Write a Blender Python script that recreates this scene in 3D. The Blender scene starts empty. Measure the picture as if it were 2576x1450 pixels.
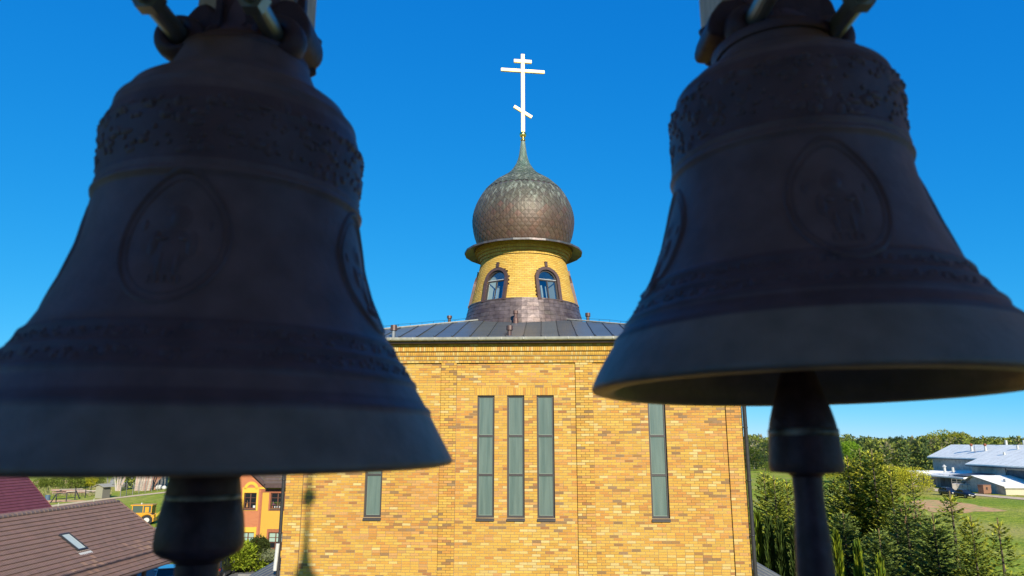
import bpy, math, random
from math import sin, cos, tan, pi, radians, hypot, atan2, sqrt
from mathutils import Vector, Matrix, noise
random.seed(7)
C = bpy.context.scene.collection
sc = bpy.context.scene
R = random.random
def U(a, b): return random.uniform(a, b)

# ------------------------------------------------------------------ camera
H = 10.5                                   # eye height above the ground, metres
PITCH = radians(12.2)
cam_d = bpy.data.cameras.new('camera'); cam = bpy.data.objects.new('camera', cam_d); C.objects.link(cam)
cam.location = (0, 0, H); cam.rotation_euler = (radians(90) + PITCH, 0, 0)
cam_d.lens = 36 * 1786 / 2576; cam_d.sensor_width = 36
cam_d.clip_start = 0.05; cam_d.clip_end = 4000
cam_d.dof.use_dof = True; cam_d.dof.focus_distance = 24; cam_d.dof.aperture_fstop = 6.0
sc.camera = cam
# ------------------------------------------------------------------ sky and sun
SUN_EL, SUN_AZ = 25.0, 15.2                # the sun stands behind the camera, to the right
sv = Vector((sin(radians(SUN_AZ)) * cos(radians(SUN_EL)), -cos(radians(SUN_AZ)) * cos(radians(SUN_EL)), sin(radians(SUN_EL))))
w = bpy.data.worlds.new('World'); sc.world = w; w.use_nodes = True
nt = w.node_tree; nt.nodes.clear()
sky = nt.nodes.new('ShaderNodeTexSky'); sky.sky_type = 'NISHITA'; sky.sun_disc = False
sky.sun_elevation = radians(SUN_EL); sky.sun_rotation = atan2(sv.x, sv.y)
sky.altitude = 150; sky.air_density = 0.6; sky.dust_density = 0.0; sky.ozone_density = 3.0
# the camera's colour response to the clear sky: one tone curve per channel, the same in every direction
sep = nt.nodes.new('ShaderNodeSeparateColor'); comb = nt.nodes.new('ShaderNodeCombineColor'); nt.links.new(sky.outputs[0], sep.inputs[0])
for i_, (g_, k_) in enumerate(((1.74, 0.0129), (0.626, 0.195), (0.30, 0.53))):
    pw = nt.nodes.new('ShaderNodeMath'); pw.operation = 'POWER'; pw.inputs[1].default_value = g_
    ml = nt.nodes.new('ShaderNodeMath'); ml.operation = 'MULTIPLY'; ml.inputs[1].default_value = k_ / 0.12 / 1.5
    nt.links.new(sep.outputs[i_], pw.inputs[0]); nt.links.new(pw.outputs[0], ml.inputs[0]); nt.links.new(ml.outputs[0], comb.inputs[i_])
bg = nt.nodes.new('ShaderNodeBackground'); bg.inputs[1].default_value = 0.12
wo = nt.nodes.new('ShaderNodeOutputWorld')
nt.links.new(comb.outputs[0], bg.inputs[0]); nt.links.new(bg.outputs[0], wo.inputs[0])
sd = bpy.data.lights.new('sun', 'SUN'); sun = bpy.data.objects.new('sun', sd); C.objects.link(sun)
sd.energy = 5.0; sd.angle = radians(0.53); sd.color = (1.0, 0.92, 0.76)
sun.rotation_euler = sv.to_track_quat('Z', 'Y').to_euler(); sun.location = (20, -40, 60)
sc.view_settings.view_transform = 'Standard'; sc.view_settings.look = 'None'
sc.view_settings.exposure = 0.585; sc.view_settings.gamma = 1.0; sc.view_settings.use_curve_mapping = False
sc.cycles.max_bounces = 6; sc.cycles.transparent_max_bounces = 8
sc.cycles.caustics_reflective = False; sc.cycles.caustics_refractive = False
sc.cycles.use_denoising = True

# ------------------------------------------------------------------ survey helpers: sight line through a point of a 2576 x 1450 picture
def ray(x, y):
    a = (x - 1288) / 1786; b = (725 - y) / 1786
    return Vector((a, cos(PITCH) - b * sin(PITCH), sin(PITCH) + b * cos(PITCH)))
O = Vector((0, 0, H))
def at_y(x, y, Y): d = ray(x, y); return O + d * (Y / d.y)
def at_z(x, y, z=0.0): d = ray(x, y); return O + d * ((z - H) / d.z)
def at_x(x, y, X): d = ray(x, y); return O + d * (X / d.x)
def sees(p):                                # picture position of a point
    q = Vector(p) - O
    c = q.y * cos(PITCH) + q.z * sin(PITCH)
    return 1288 + 1786 * q.x / c, 725 - 1786 * (-q.y * sin(PITCH) + q.z * cos(PITCH)) / c

# ------------------------------------------------------------------ materials
ALB = 0.62                                 # palette values are written for display and brought down to real reflectances here
def M(name, col, rough=0.7, metal=0.0, var=0.0, vs=5.0, bump=0.0, bs=40.0, src=None, spec=0.5, col2=None, stretch=(1, 1, 1), coat=0.0, alb=None):
    m = bpy.data.materials.new(name); m.use_nodes = True
    n = m.node_tree.nodes; l = m.node_tree.links; b = n['Principled BSDF']
    b.inputs['Roughness'].default_value = rough; b.inputs['Metallic'].default_value = metal
    b.inputs['Specular IOR Level'].default_value = spec; b.inputs['Coat Weight'].default_value = coat
    c = (*col, 1)
    tc = n.new('ShaderNodeTexCoord'); mp = n.new('ShaderNodeMapping'); mp.inputs['Scale'].default_value = stretch
    l.new(tc.outputs['Object'], mp.inputs[0])
    if src == 'attr':
        a = n.new('ShaderNodeAttribute'); a.attribute_name = 'bcol'; base = a.outputs['Color']
    elif src == 'obj':
        a = n.new('ShaderNodeObjectInfo'); base = a.outputs['Color']
    else:
        a = n.new('ShaderNodeRGB'); a.outputs[0].default_value = c; base = a.outputs[0]
    if col2 is not None:
        no = n.new('ShaderNodeTexNoise'); no.inputs['Scale'].default_value = vs; no.inputs['Detail'].default_value = 6
        l.new(mp.outputs[0], no.inputs['Vector'])
        r = n.new('ShaderNodeValToRGB'); r.color_ramp.elements[0].position = 0.42; r.color_ramp.elements[1].position = 0.62
        l.new(no.outputs[0], r.inputs[0])
        mx = n.new('ShaderNodeMix'); mx.data_type = 'RGBA'; l.new(r.outputs[0], mx.inputs[0]); l.new(base, mx.inputs[6]); mx.inputs[7].default_value = (*col2, 1)
        base = mx.outputs[2]
    if var > 0:
        no = n.new('ShaderNodeTexNoise'); no.inputs['Scale'].default_value = vs * 2.7; no.inputs['Detail'].default_value = 8
        l.new(mp.outputs[0], no.inputs['Vector'])
        mr = n.new('ShaderNodeMapRange'); mr.inputs[1].default_value = 0.3; mr.inputs[2].default_value = 0.7
        mr.inputs[3].default_value = 1 - var; mr.inputs[4].default_value = 1 + var
        l.new(no.outputs[0], mr.inputs[0])
        vm = n.new('ShaderNodeVectorMath'); vm.operation = 'SCALE'; l.new(base, vm.inputs[0]); l.new(mr.outputs[0], vm.inputs['Scale'])
        base = vm.outputs[0]
    k_ = (1 - (1 - ALB) * (1 - metal)) if alb is None else alb
    va = n.new('ShaderNodeVectorMath'); va.operation = 'SCALE'; va.inputs['Scale'].default_value = k_; l.new(base, va.inputs[0]); base = va.outputs[0]
    l.new(base, b.inputs['Base Color'])
    if bump > 0:
        nb = n.new('ShaderNodeTexNoise'); nb.inputs['Scale'].default_value = bs; nb.inputs['Detail'].default_value = 5
        l.new(mp.outputs[0], nb.inputs['Vector'])
        bp = n.new('ShaderNodeBump'); bp.inputs['Strength'].default_value = bump; bp.inputs['Distance'].default_value = 0.02
        l.new(nb.outputs[0], bp.inputs['Height']); l.new(bp.outputs[0], b.inputs['Normal'])
    return m

def foliage(name, src='attr', tr=0.25):
    m = M(name, (0.06, 0.09, 0.02), rough=0.75, var=0.25, vs=1.3, src=src, spec=0.15)
    n = m.node_tree.nodes; l = m.node_tree.links; b = n['Principled BSDF']
    t = n.new('ShaderNodeBsdfTranslucent'); l.new(b.inputs['Base Color'].links[0].from_socket, t.inputs[0])
    mx = n.new('ShaderNodeMixShader'); mx.inputs[0].default_value = tr
    l.new(b.outputs[0], mx.inputs[1]); l.new(t.outputs[0], mx.inputs[2]); l.new(mx.outputs[0], n['Material Output'].inputs[0])
    return m

def brick_tex(name, c1, c2, mort, bw=0.26, bh=0.078, axis='xz'):
    m = M(name, c1, rough=0.85); n = m.node_tree.nodes; l = m.node_tree.links; b = n['Principled BSDF']
    c1, c2, mort = (tuple(x * ALB for x in q) for q in (c1, c2, mort)); g = n.new('ShaderNodeTexCoord'); s = n.new('ShaderNodeSeparateXYZ'); cb = n.new('ShaderNodeCombineXYZ')
    l.new(g.outputs['Object'], s.inputs[0])
    ad = n.new('ShaderNodeMath'); ad.operation = 'ADD'; l.new(s.outputs[0], ad.inputs[0]); l.new(s.outputs[1], ad.inputs[1])
    l.new(ad.outputs[0], cb.inputs[0]); l.new(s.outputs[2], cb.inputs[1])
    t = n.new('ShaderNodeTexBrick'); l.new(cb.outputs[0], t.inputs['Vector'])
    t.inputs['Color1'].default_value = (*c1, 1); t.inputs['Color2'].default_value = (*c2, 1); t.inputs['Mortar'].default_value = (*mort, 1)
    t.inputs['Scale'].default_value = 1; t.inputs['Brick Width'].default_value = bw; t.inputs['Row Height'].default_value = bh
    t.inputs['Mortar Size'].default_value = 0.012; t.inputs['Bias'].default_value = -0.2
    l.new(t.outputs[0], b.inputs['Base Color'])
    bp = n.new('ShaderNodeBump'); bp.inputs['Strength'].default_value = 0.5; bp.inputs['Distance'].default_value = 0.01; bp.invert = True
    l.new(t.outputs['Fac'], bp.inputs['Height']); l.new(bp.outputs[0], b.inputs['Normal'])
    return m

# ------------------------------------------------------------------ mesh builder
class MB:
    def __init__(s): s.v = []; s.f = []; s.c = []; s.m = []
    def add(s, vs, fs, col=(1, 1, 1), mi=0):
        o = len(s.v); s.v.extend([tuple(x) for x in vs]); s.f.extend([tuple(i + o for i in f) for f in fs])
        s.c.extend([col] * len(vs)); s.m.extend([mi] * len(fs)); return s
    def box(s, x0, x1, y0, y1, z0, z1, col=(1, 1, 1), mi=0, T=None, skip=()):
        vs = [(x0, y0, z0), (x1, y0, z0), (x1, y1, z0), (x0, y1, z0), (x0, y0, z1), (x1, y0, z1), (x1, y1, z1), (x0, y1, z1)]
        if T is not None: vs = [T @ Vector(p) for p in vs]
        fs = {'b': (0, 3, 2, 1), 't': (4, 5, 6, 7), 'f': (0, 1, 5, 4), 'k': (2, 3, 7, 6), 'l': (3, 0, 4, 7), 'r': (1, 2, 6, 5)}
        return s.add(vs, [v for k, v in fs.items() if k not in skip], col, mi)
    def tube(s, pts, rs, n=8, col=(1, 1, 1), mi=0, cap=True):
        pts = [Vector(p) for p in pts]
        if not isinstance(rs, (list, tuple)): rs = [rs] * len(pts)
        vs = []; fs = []
        for i, p in enumerate(pts):
            d = (pts[min(i + 1, len(pts) - 1)] - pts[max(i - 1, 0)]).normalized()
            a = d.orthogonal().normalized() if abs(d.z) > 0.95 or True else None
            up = Vector((0, 0, 1)) if abs(d.z) < 0.9 else Vector((0, 1, 0))
            a = d.cross(up).normalized(); b = d.cross(a)
            for k in range(n):
                t = 2 * pi * k / n; vs.append(p + (a * cos(t) + b * sin(t)) * rs[i])
        for i in range(len(pts) - 1):
            for k in range(n):
                k2 = (k + 1) % n; fs.append((i * n + k, i * n + k2, (i + 1) * n + k2, (i + 1) * n + k))
        if cap: fs.append(tuple(range(n - 1, -1, -1))); fs.append(tuple((len(pts) - 1) * n + k for k in range(n)))
        return s.add(vs, fs, col, mi)
    def lathe(s, prof, n=48, cx=0, cy=0, col=(1, 1, 1), mi=0, a0=0.0):
        vs = []; fs = []
        for r, z in prof:
            for k in range(n):
                t = a0 + 2 * pi * k / n; vs.append((cx + r * sin(t), cy - r * cos(t), z))
        for i in range(len(prof) - 1):
            for k in range(n):
                k2 = (k + 1) % n; fs.append((i * n + k, i * n + k2, (i + 1) * n + k2, (i + 1) * n + k))
        return s.add(vs, fs, col, mi)
    def prism(s, poly, axis, a, b, col=(1, 1, 1), mi=0, T=None):
        # poly in the plane across `axis`, extruded from a to b
        n = len(poly)
        def P(p, t):
            q = {'x': (t, p[0], p[1]), 'y': (p[0], t, p[1]), 'z': (p[0], p[1], t)}[axis]
            return T @ Vector(q) if T is not None else q
        vs = [P(p, a) for p in poly] + [P(p, b) for p in poly]
        fs = [tuple(range(n)), tuple(range(2 * n - 1, n - 1, -1))] + [(i, (i + 1) % n, n + (i + 1) % n, n + i) for i in range(n)]
        return s.add(vs, fs, col, mi)
    def mesh(s, name, mats, smooth=False):
        me = bpy.data.meshes.new(name); me.from_pydata(s.v, [], s.f)
        for m in (mats if isinstance(mats, (list, tuple)) else [mats]): me.materials.append(m)
        if any(s.m): me.polygons.foreach_set('material_index', s.m)
        at = me.attributes.new('bcol', 'FLOAT_COLOR', 'POINT')
        flat = []
        for c in s.c: flat.extend((c[0], c[1], c[2], 1.0))
        at.data.foreach_set('color', flat)
        if smooth: me.polygons.foreach_set('use_smooth', [True] * len(me.polygons))
        me.update(); return me
    def build(s, name, mats, parent=None, smooth=False, fix=False, kind=None, loc=None):
        me = s.mesh(name, mats, smooth)
        if fix:
            import bmesh
            bm = bmesh.new(); bm.from_mesh(me); bmesh.ops.recalc_face_normals(bm, faces=bm.faces); bm.to_mesh(me); bm.free()
        o = bpy.data.objects.new(name, me); C.objects.link(o)
        if parent: o.parent = parent
        if loc: o.location = loc
        if kind: o['kind'] = kind
        return o

def place(name, me, parent, loc=(0, 0, 0), rot=(0, 0, 0), color=None):
    o = bpy.data.objects.new(name, me); C.objects.link(o); o.parent = parent
    o.location = loc; o.rotation_euler = rot
    if color: o.color = (*color, 1)
    return o
def thing(name, label, cat, loc=(0, 0, 0), rz=0.0, group=None):
    o = bpy.data.objects.new(name, None); C.objects.link(o); o.empty_display_size = 0.2
    o.location = loc; o.rotation_euler = (0, 0, rz); o['label'] = label; o['category'] = cat
    if group: o['group'] = group
    return o
def tag(o, label, cat, group=None):
    o['label'] = label; o['category'] = cat
    if group: o['group'] = group
    return o
def struct(name, mb, m, smooth=False): o = mb.build(name, m, None, smooth); o['kind'] = 'structure'; return o
def dup(root, label, loc, rz=0.0, sc_=None):
    r = root.copy(); C.objects.link(r); r.location = loc; r.rotation_euler = (0, 0, rz); r['label'] = label
    if sc_: r.scale = sc_
    for ch in list(root.children):
        c = ch.copy(); C.objects.link(c); c.parent = r
        for g in list(ch.children):
            d = g.copy(); C.objects.link(d); d.parent = c
    return r
def lerp(a, b, t): return tuple(x + (y - x) * t for x, y in zip(a, b))
def jit(c, a): k = 1 + U(-a, a); return tuple(x * k * (1 + U(-a, a) * 0.25) for x in c)

# ------------------------------------------------------------------ palette
m_brick_a = M('brick_clay', (1, 1, 1), rough=0.82, var=0.10, vs=9, bump=0.25, bs=60, src='attr')
m_brick_o = M('brick_clay_single', (1, 1, 1), rough=0.82, var=0.10, vs=9, bump=0.25, bs=60, src='obj')
m_mortar = M('mortar', (0.42, 0.30, 0.17), rough=0.95, var=0.45, vs=0.25)
m_mortar_dark = M('dark_mortar', (0.20, 0.14, 0.08), rough=0.95, var=0.4, vs=0.3)
m_wallside = brick_tex('brick_side', (0.55, 0.31, 0.08), (0.45, 0.22, 0.06), (0.35, 0.30, 0.22))
m_roofmetal = M('zinc_roof', (0.15, 0.175, 0.185), rough=0.42, metal=0.35, var=0.22, vs=1.2, bump=0.5, bs=3.0, stretch=(0.25, 4.0, 1), src='attr')
m_dark = M('dark_metal', (0.05, 0.047, 0.05), rough=0.45, metal=0.3, var=0.15)
m_gutter = M('gutter_metal', (0.48, 0.48, 0.44), rough=0.55, metal=0.0, var=0.2, vs=3)
m_copper = M('aged_copper', (0.13, 0.095, 0.085), rough=0.42, metal=0.45, var=0.3, vs=2.0, col2=(0.17, 0.13, 0.125), src='attr', bump=0.25, bs=9)
m_gold = M('gilding', (0.95, 0.68, 0.22), rough=0.22, metal=1.0)
m_crossgold = M('gilded_plate', (0.98, 0.80, 0.42), rough=0.74, metal=1.0)
m_frame = M('window_frame_paint', (0.06, 0.052, 0.055), rough=0.5, var=0.1)
m_trim = M('copper_trim', (0.125, 0.075, 0.065), rough=0.45, metal=0.3, var=0.2, vs=4)
m_bronze = M('bell_bronze', (0.285, 0.165, 0.25), rough=0.52, metal=0.10, var=0.18, vs=9, bump=0.08, bs=90, spec=0.22, src='attr')
m_iron = M('clapper_iron', (0.11, 0.06, 0.09), rough=0.5, metal=0.2, var=0.3, vs=20, bump=0.1, bs=90, spec=.3)
m_eye = M('bushing_rubber', (.02, .015, .02), rough=.7)
m_steel = M('steel_rod', (0.35, 0.34, 0.33), rough=0.4, metal=0.8, var=0.2)
m_wood = M('beam_wood', (1.0, 0.76, 0.66), rough=0.7, var=0.3, vs=4, stretch=(6, 6, 1), bump=0.3)
m_inner = M('belfry_plaster', (0.75, 0.66, 0.62), rough=0.9, var=0.2, vs=2)
m_concrete = M('concrete', (0.30, 0.29, 0.27), rough=0.9, var=0.2, vs=2)
m_foil = foliage('foliage')
m_conifer = foliage('conifer_foliage', tr=0.15)
m_bark = M('bark', (0.10, 0.075, 0.055), rough=0.9, var=0.3, vs=6)
m_birchbark = M('birch_bark', (0.55, 0.53, 0.48), rough=0.8, var=0.25, vs=3)
m_rubber = M('tyre_rubber', (0.02, 0.02, 0.02), rough=0.8)
m_glassdark = M('dark_glass', (0.02, 0.025, 0.03), rough=0.08, spec=0.6)
m_white = M('white_paint', (0.75, 0.75, 0.72), rough=0.6, var=0.08)
# ================================================================== THE CHURCH
CH_ROT = radians(-2.6)
church = thing('church', 'yellow brick church with slate grey roof and onion dome topped by a gleaming three-bar cross', 'church', (0.16, 22.2, 0), CH_ROT)
Mch = Matrix.Translation((0.16, 22.2, 0)) @ Matrix.Rotation(CH_ROT, 4, 'Z'); Mci = Mch.inverted()
def onwall(x, y, off=0.0):                # picture point -> church-local (x, z) on the plane y = off
    o = Mci @ O; d = Mci.to_3x3() @ ray(x, y); t = (off - o.y) / d.y; p = o + d * t; return p.x, p.z
def T2(x, y): return onwall(x / 1.5524, y / 1.5524)
XL = onwall(706, 1450)[0]; XR = onwall(1893, 1450)[0]
ZT = onwall(1300, 913)[1]
CXc = (XL + XR) / 2 + 0.02; HALF = (XR - XL) / 2
cuts = [XL, onwall(758, 1300)[0], onwall(1107, 1100)[0], onwall(1147, 1100)[0], onwall(1450, 1100)[0], onwall(1494, 1100)[0], onwall(1838, 1250)[0], XR]
PROUD = 0.055
win_w = 0.525
z_top = onwall(1300, 995)[1]; z_sill = onwall(1300, 1303)[1]; z_m1 = onwall(1300, 1097)[1]; z_m2 = onwall(1300, 1195.5)[1]
winx = [onwall(938, 1250)[0], onwall(1221.5, 1150)[0], onwall(1297.5, 1150)[0], onwall(1373, 1150)[0], onwall(1657.5, 1170)[0]]
wins = [(x - win_w / 2, x + win_w / 2, z_sill, z_top) for x in winx]
soldier = (T2(1854, 1500)[0], T2(2181, 1500)[0], z_top + 0.004, z_top + 0.004 + 0.236)
P_YEL = [(0.72, 0.39, 0.050), (0.76, 0.44, 0.060), (0.70, 0.35, 0.045), (0.76, 0.47, 0.085), (0.73, 0.41, 0.065)]
P_PALE = [(0.78, 0.55, 0.17), (0.80, 0.60, 0.24)]
P_ORG = [(0.66, 0.28, 0.045), (0.69, 0.32, 0.07), (0.62, 0.25, 0.045), (0.70, 0.35, 0.11)]
P_BRN = [(0.36, 0.16, 0.05), (0.30, 0.15, 0.06), (0.26, 0.14, 0.07), (0.40, 0.15, 0.05), (0.28, 0.17, 0.10)]
def brick_col(x, z):
    n1 = noise.noise(Vector((x * 0.55, z * 0.9, 3.1))); n2 = noise.noise(Vector((x * 0.35 + 9, z * 0.6, 7.7)))
    n3 = noise.noise(Vector((x * 1.3, z * 3.0, 1.0)))
    low = max(0.0, min(1.0, (H - 2.9 - z) / 1.5))
    pb = max(0.012, 0.065 + 0.14 * n1 + 0.12 * n3 - 0.04 * low); po = max(0.04, 0.24 + 0.55 * n2 - 0.22 * low); pp = max(0.02, 0.09 - 0.25 * n2)
    r = R()
    if r < pb: c = random.choice(P_BRN)
    elif r < pb + po: c = random.choice(P_ORG)
    elif r < pb + po + pp: c = random.choice(P_PALE)
    else: c = random.choice(P_YEL)
    return jit(c, 0.09)
def soft(L): return [tuple(.80 * c + .20 * m for c, m in zip(q, (.70, .395, .085))) for q in L]
P_YEL, P_PALE, P_ORG, P_BRN = soft(P_YEL), soft(P_PALE), soft(P_ORG), soft(P_BRN)
BL, BH, J = 0.246, 0.0655, 0.012
bricks = []                                # (x0, x1, z0, z1, y_front, colour)
def run(x0, x1, z0, yf, odd):
    x = x0; first = BL * (0.5 if odd else 1.0) + U(-0.004, 0.004)
    L = first
    while x < x1 - 0.03:
        e = x + L
        if e > x1 - 0.05: e = x1
        bricks.append((x, e, z0, z0 + BH, yf, brick_col((x + e) / 2, z0)))
        x = e + J; L = BL * (0.47 if R() < 0.03 else 1.0) + U(-0.004, 0.004)
nrow = int(ZT / (BH + J))
z_off = ZT - nrow * (BH + J)
for r_ in range(nrow):
    z0 = z_off + r_ * (BH + J) + 0.004; zc = z0 + BH / 2
    for i in range(7):
        a, b = cuts[i] + (0.006 if i else 0), cuts[i + 1] - (0.006 if i < 6 else 0)
        pil = i % 2 == 0 and i != 99
        yf = -PROUD if i in (0, 2, 4, 6) else 0.0
        iv = [(a, b)]
        if i in (1, 3, 5):
            holes = [(w_[0] - 0.006, w_[1] + 0.006) for w_ in wins if w_[2] - 0.085 < zc < w_[3] + 0.02]
            if i == 3 and soldier[2] - 0.02 < zc < soldier[3]: holes = [(soldier[0] - 0.008, soldier[1] + 0.008)]
            for h0, h1 in holes:
                nv = []
                for p, q in iv:
                    if h1 < p or h0 > q: nv.append((p, q)); continue
                    if h0 - p > 0.04: nv.append((p, h0))
                    if q - h1 > 0.04: nv.append((h1, q))
                iv = nv
        for k, (p, q) in enumerate(iv): run(p, q, z0, yf, (r_ + k) % 2)
x = soldier[0]
while x < soldier[1] - 0.03:
    bricks.append((x, x + 0.066, soldier[2] + 0.004, soldier[3] - 0.004, 0.0, jit(random.choice(P_YEL + P_ORG[:1]), 0.08))); x += 0.0755
# the 300 largest in view are single parts, the others one mesh
def seen_size(b):
    p = Mch @ Vector(((b[0] + b[1]) / 2, b[4], (b[2] + b[3]) / 2)); sx, sy = sees(p)
    if not (0 < sx < 2576 and 0 < sy < 1450): return 0
    if sx < 1140 and sy < 1200: return 0
    if sx > 1490 and sy < 1030: return 0
    if sx < 1010 and sy < 1300: return 0
    return (b[1] - b[0]) * (b[3] - b[2]) / (p - O).length_squared
full = sorted([b for b in bricks if abs(b[1] - b[0] - BL) < 0.006 and b[4] == 0.0 and abs(b[3] - b[2] - BH) < 1e-6], key=lambda b: -seen_size(b))[:300]
fs_ = set(id(b) for b in full)
mb = MB(); mb.box(-BL / 2, BL / 2, 0, 0.05, -BH / 2, BH / 2, skip=('k',)); bm_brick = mb.mesh('brick', m_brick_o)
for b in full:
    place('brick', bm_brick, church, ((b[0] + b[1]) / 2, b[4] + U(-.0015, .0015), (b[2] + b[3]) / 2), (U(-.006, .006), U(-.004, .004), U(-.008, .008)), b[5])
mb = MB()
for b in bricks:
    if id(b) in fs_: continue
    d = U(-.002, .002); t = U(-.0015, .0015)
    x0, x1, z0, z1, yf, c = b; y = yf + d
    vs = [(x0, y, z0 + t), (x1, y + t, z0 - t), (x1, y + .05, z0 - t), (x0, y + .05, z0 + t), (x0, y - t, z1 + t), (x1, y, z1 - t), (x1, y + .05, z1 - t), (x0, y + .05, z1 + t)]
    mb.add(vs, [(0, 3, 2, 1), (4, 5, 6, 7), (0, 1, 5, 4), (3, 0, 4, 7), (1, 2, 6, 5)], c)
# cornice courses: rowlock bricks stepping out towards the eave
def z_at(yT): return onwall(1300, yT / 1.5524)[1]
rows = [(1408.4, 1417.5, 0.125, 0.075, False), (1391, 1406, 0.064, 0.115, True), (1373, 1388.5, 0.064, 0.16, True), (1353.5, 1370, 0.064, 0.21, False), (1343, 1351.5, 0.125, 0.245, False)]
CORN = []
for ya, yb, wdt, out, rnd in rows:
    z1 = z_at(ya) - (0.0 if out < .1 else out * 0.15); z0 = z_at(yb) - (0.0 if out < .1 else out * 0.15)
    CORN.append((z0, z1, out)); x = XL - out
    while x < XR + out:
        c = jit(random.choice(P_YEL[:3] + P_PALE[:1] if rnd else P_YEL + P_PALE + P_ORG[1:2]), 0.09)
        x0, x1 = x + .004, x + wdt - .004; o = out + U(-.003, .003)
        if rnd:
            prof = [(-o + .035, z0), (-o + .012, z0 + .012), (-o, (z0 + z1) / 2), (-o + .008, z1 - .015), (-o + .03, z1)]
            vs = [(x0, p, q) for p, q in prof] + [(x1, p, q) for p, q in prof] + [(x0, 0, z0), (x0, 0, z1), (x1, 0, z0), (x1, 0, z1)]
            mb.add(vs, [(i, i + 5, i + 6, i + 1) for i in range(4)] + [(10, 0, 1, 2, 3, 4, 11), (12, 13, 9, 8, 7, 6, 5), (0, 10, 12, 5), (4, 9, 13, 11)], c)
        else: mb.box(x0, x1, -o, 0, z0, z1, c, skip=('k',))
        x += wdt + .002
mb.build('brick_field', m_brick_a, church, kind='stuff')
# mortar body behind the bricks, cut out at the windows
ZC = CORN[-1][1] + 0.05
mb = MB()
def sheet(x0, x1, z0, z1, y, holes, mb):
    xs = sorted({x0, x1} | {h[0] for h in holes} | {h[1] for h in holes}); zs = sorted({z0, z1} | {h[2] for h in holes} | {h[3] for h in holes})
    for a, b in zip(xs, xs[1:]):
        for c, d in zip(zs, zs[1:]):
            if any(h[0] - 1e-6 <= a and b <= h[1] + 1e-6 and h[2] - 1e-6 <= c and d <= h[3] + 1e-6 for h in holes): continue
            mb.add([(a, y, c), (b, y, c), (b, y, d), (a, y, d)], [(0, 1, 2, 3)])
sheet(XL + .02, XR - .02, 0, ZC, 0.008, [(a, b, c, d) for a, b, c, d in wins], mb)
for i in (0, 2, 4, 6):
    pm_ = MB(); pm_.box(cuts[i] + .007, cuts[i + 1] - .007, -PROUD + .008, 0.006, 0, ZT, skip=('k',)); pm_.build('pilaster_mortar', m_mortar_dark if i in (2, 4) else m_mortar, church)
for z0, z1, o in CORN: mb.box(XL - o + .02, XR + o - .02, -o + .03, 0.006, z0 - .012, z1 + .012, skip=('k',))
mb.build('mortar', m_mortar, church)
DEP = 2 * HALF
mb = MB()
mb.add([(XL + .02, .01, 0), (XL + .02, DEP, 0), (XL + .02, DEP, ZC), (XL + .02, .01, ZC)], [(0, 1, 2, 3)])
mb.add([(XR - .02, .01, 0), (XR - .02, DEP, 0), (XR - .02, DEP, ZC), (XR - .02, .01, ZC)], [(3, 2, 1, 0)])
mb.add([(XL + .02, DEP, 0), (XR - .02, DEP, 0), (XR - .02, DEP, ZC), (XL + .02, DEP, ZC)], [(3, 2, 1, 0)])
mb.build('side_wall', m_wallside, church)
# windows
m_opal = M('opal_glass', (0.175, 0.24, 0.215), rough=0.25, var=0.10, vs=1.0, stretch=(7, 1, 0.5), spec=0.55, col2=(0.135, 0.20, 0.185))
m_opal_edge = M('opal_glass_edge', (0.28, 0.36, 0.29), rough=0.35)
m_lint = M('lintel_mortar', (0.45, 0.38, 0.28), rough=0.9)
RV = 0.13
for wx0, wx1, wz0, wz1 in wins:
    cx = (wx0 + wx1) / 2
    wn = MB()
    f = 0.054; y0, y1 = 0.075, RV
    wn.box(wx0 + .001, wx0 + f, y0, y1, wz0, wz1 - .003); wn.box(wx1 - f, wx1 - .003, y0, y1, wz0, wz1 - .003)
    wn.box(wx0 + f, wx1 - f, y0, y1, wz1 - f, wz1 - .003); wn.box(wx0 + f, wx1 - f, y0, y1, wz0, wz0 + f)
    for zm in (z_m1, z_m2): wn.box(wx0 + f, wx1 - f, y0 + .004, y1, zm - .030, zm + .030)
    w_ = wn.build('window', m_frame, church)
    g = MB(); zs = [wz0 + f, z_m2 - .033, z_m2 + .033, z_m1 - .033, z_m1 + .033, wz1 - f]
    for k in range(3):
        p = MB(); a, b = wx0 + f + .001, wx1 - f - .001; c, d = zs[2 * k] + .001, zs[2 * k + 1] - .001
        p.box(a, b, 0.105, 0.118, c, d); e = .012
        p.box(a, a + e, .1035, .105, c, d, mi=1); p.box(b - e, b, .1035, .105, c, d, mi=1); p.box(a + e, b - e, .1035, .105, c, c + .016, mi=1)
        p.build('pane', [m_opal, m_opal_edge], w_)
    rv = MB()      # reveal faces of the opening
    rv.add([(wx0, .0, wz0), (wx0, RV, wz0), (wx0, RV, wz1), (wx0, .0, wz1)], [(0, 1, 2, 3)])
    rv.add([(wx1, .0, wz0), (wx1, RV, wz0), (wx1, RV, wz1), (wx1, .0, wz1)], [(3, 2, 1, 0)])
    rv.add([(wx0, .0, wz1), (wx1, .0, wz1), (wx1, RV, wz1), (wx0, RV, wz1)], [(0, 1, 2, 3)])
    rv.build('reveal', m_wallside, w_)
    s_ = MB(); s_.prism([(-.045, wz0 - .075), (-.045, wz0 - .045), (.075, wz0 + .004), (.075, wz0 - .075)], 'x', wx0 - .012, wx1 + .012)
    s_.box(wx0 - .012, wx1 + .012, -.05, -.045, wz0 - .10, wz0 - .04)
    s_.build('sill', m_frame, w_, fix=True)
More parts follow.
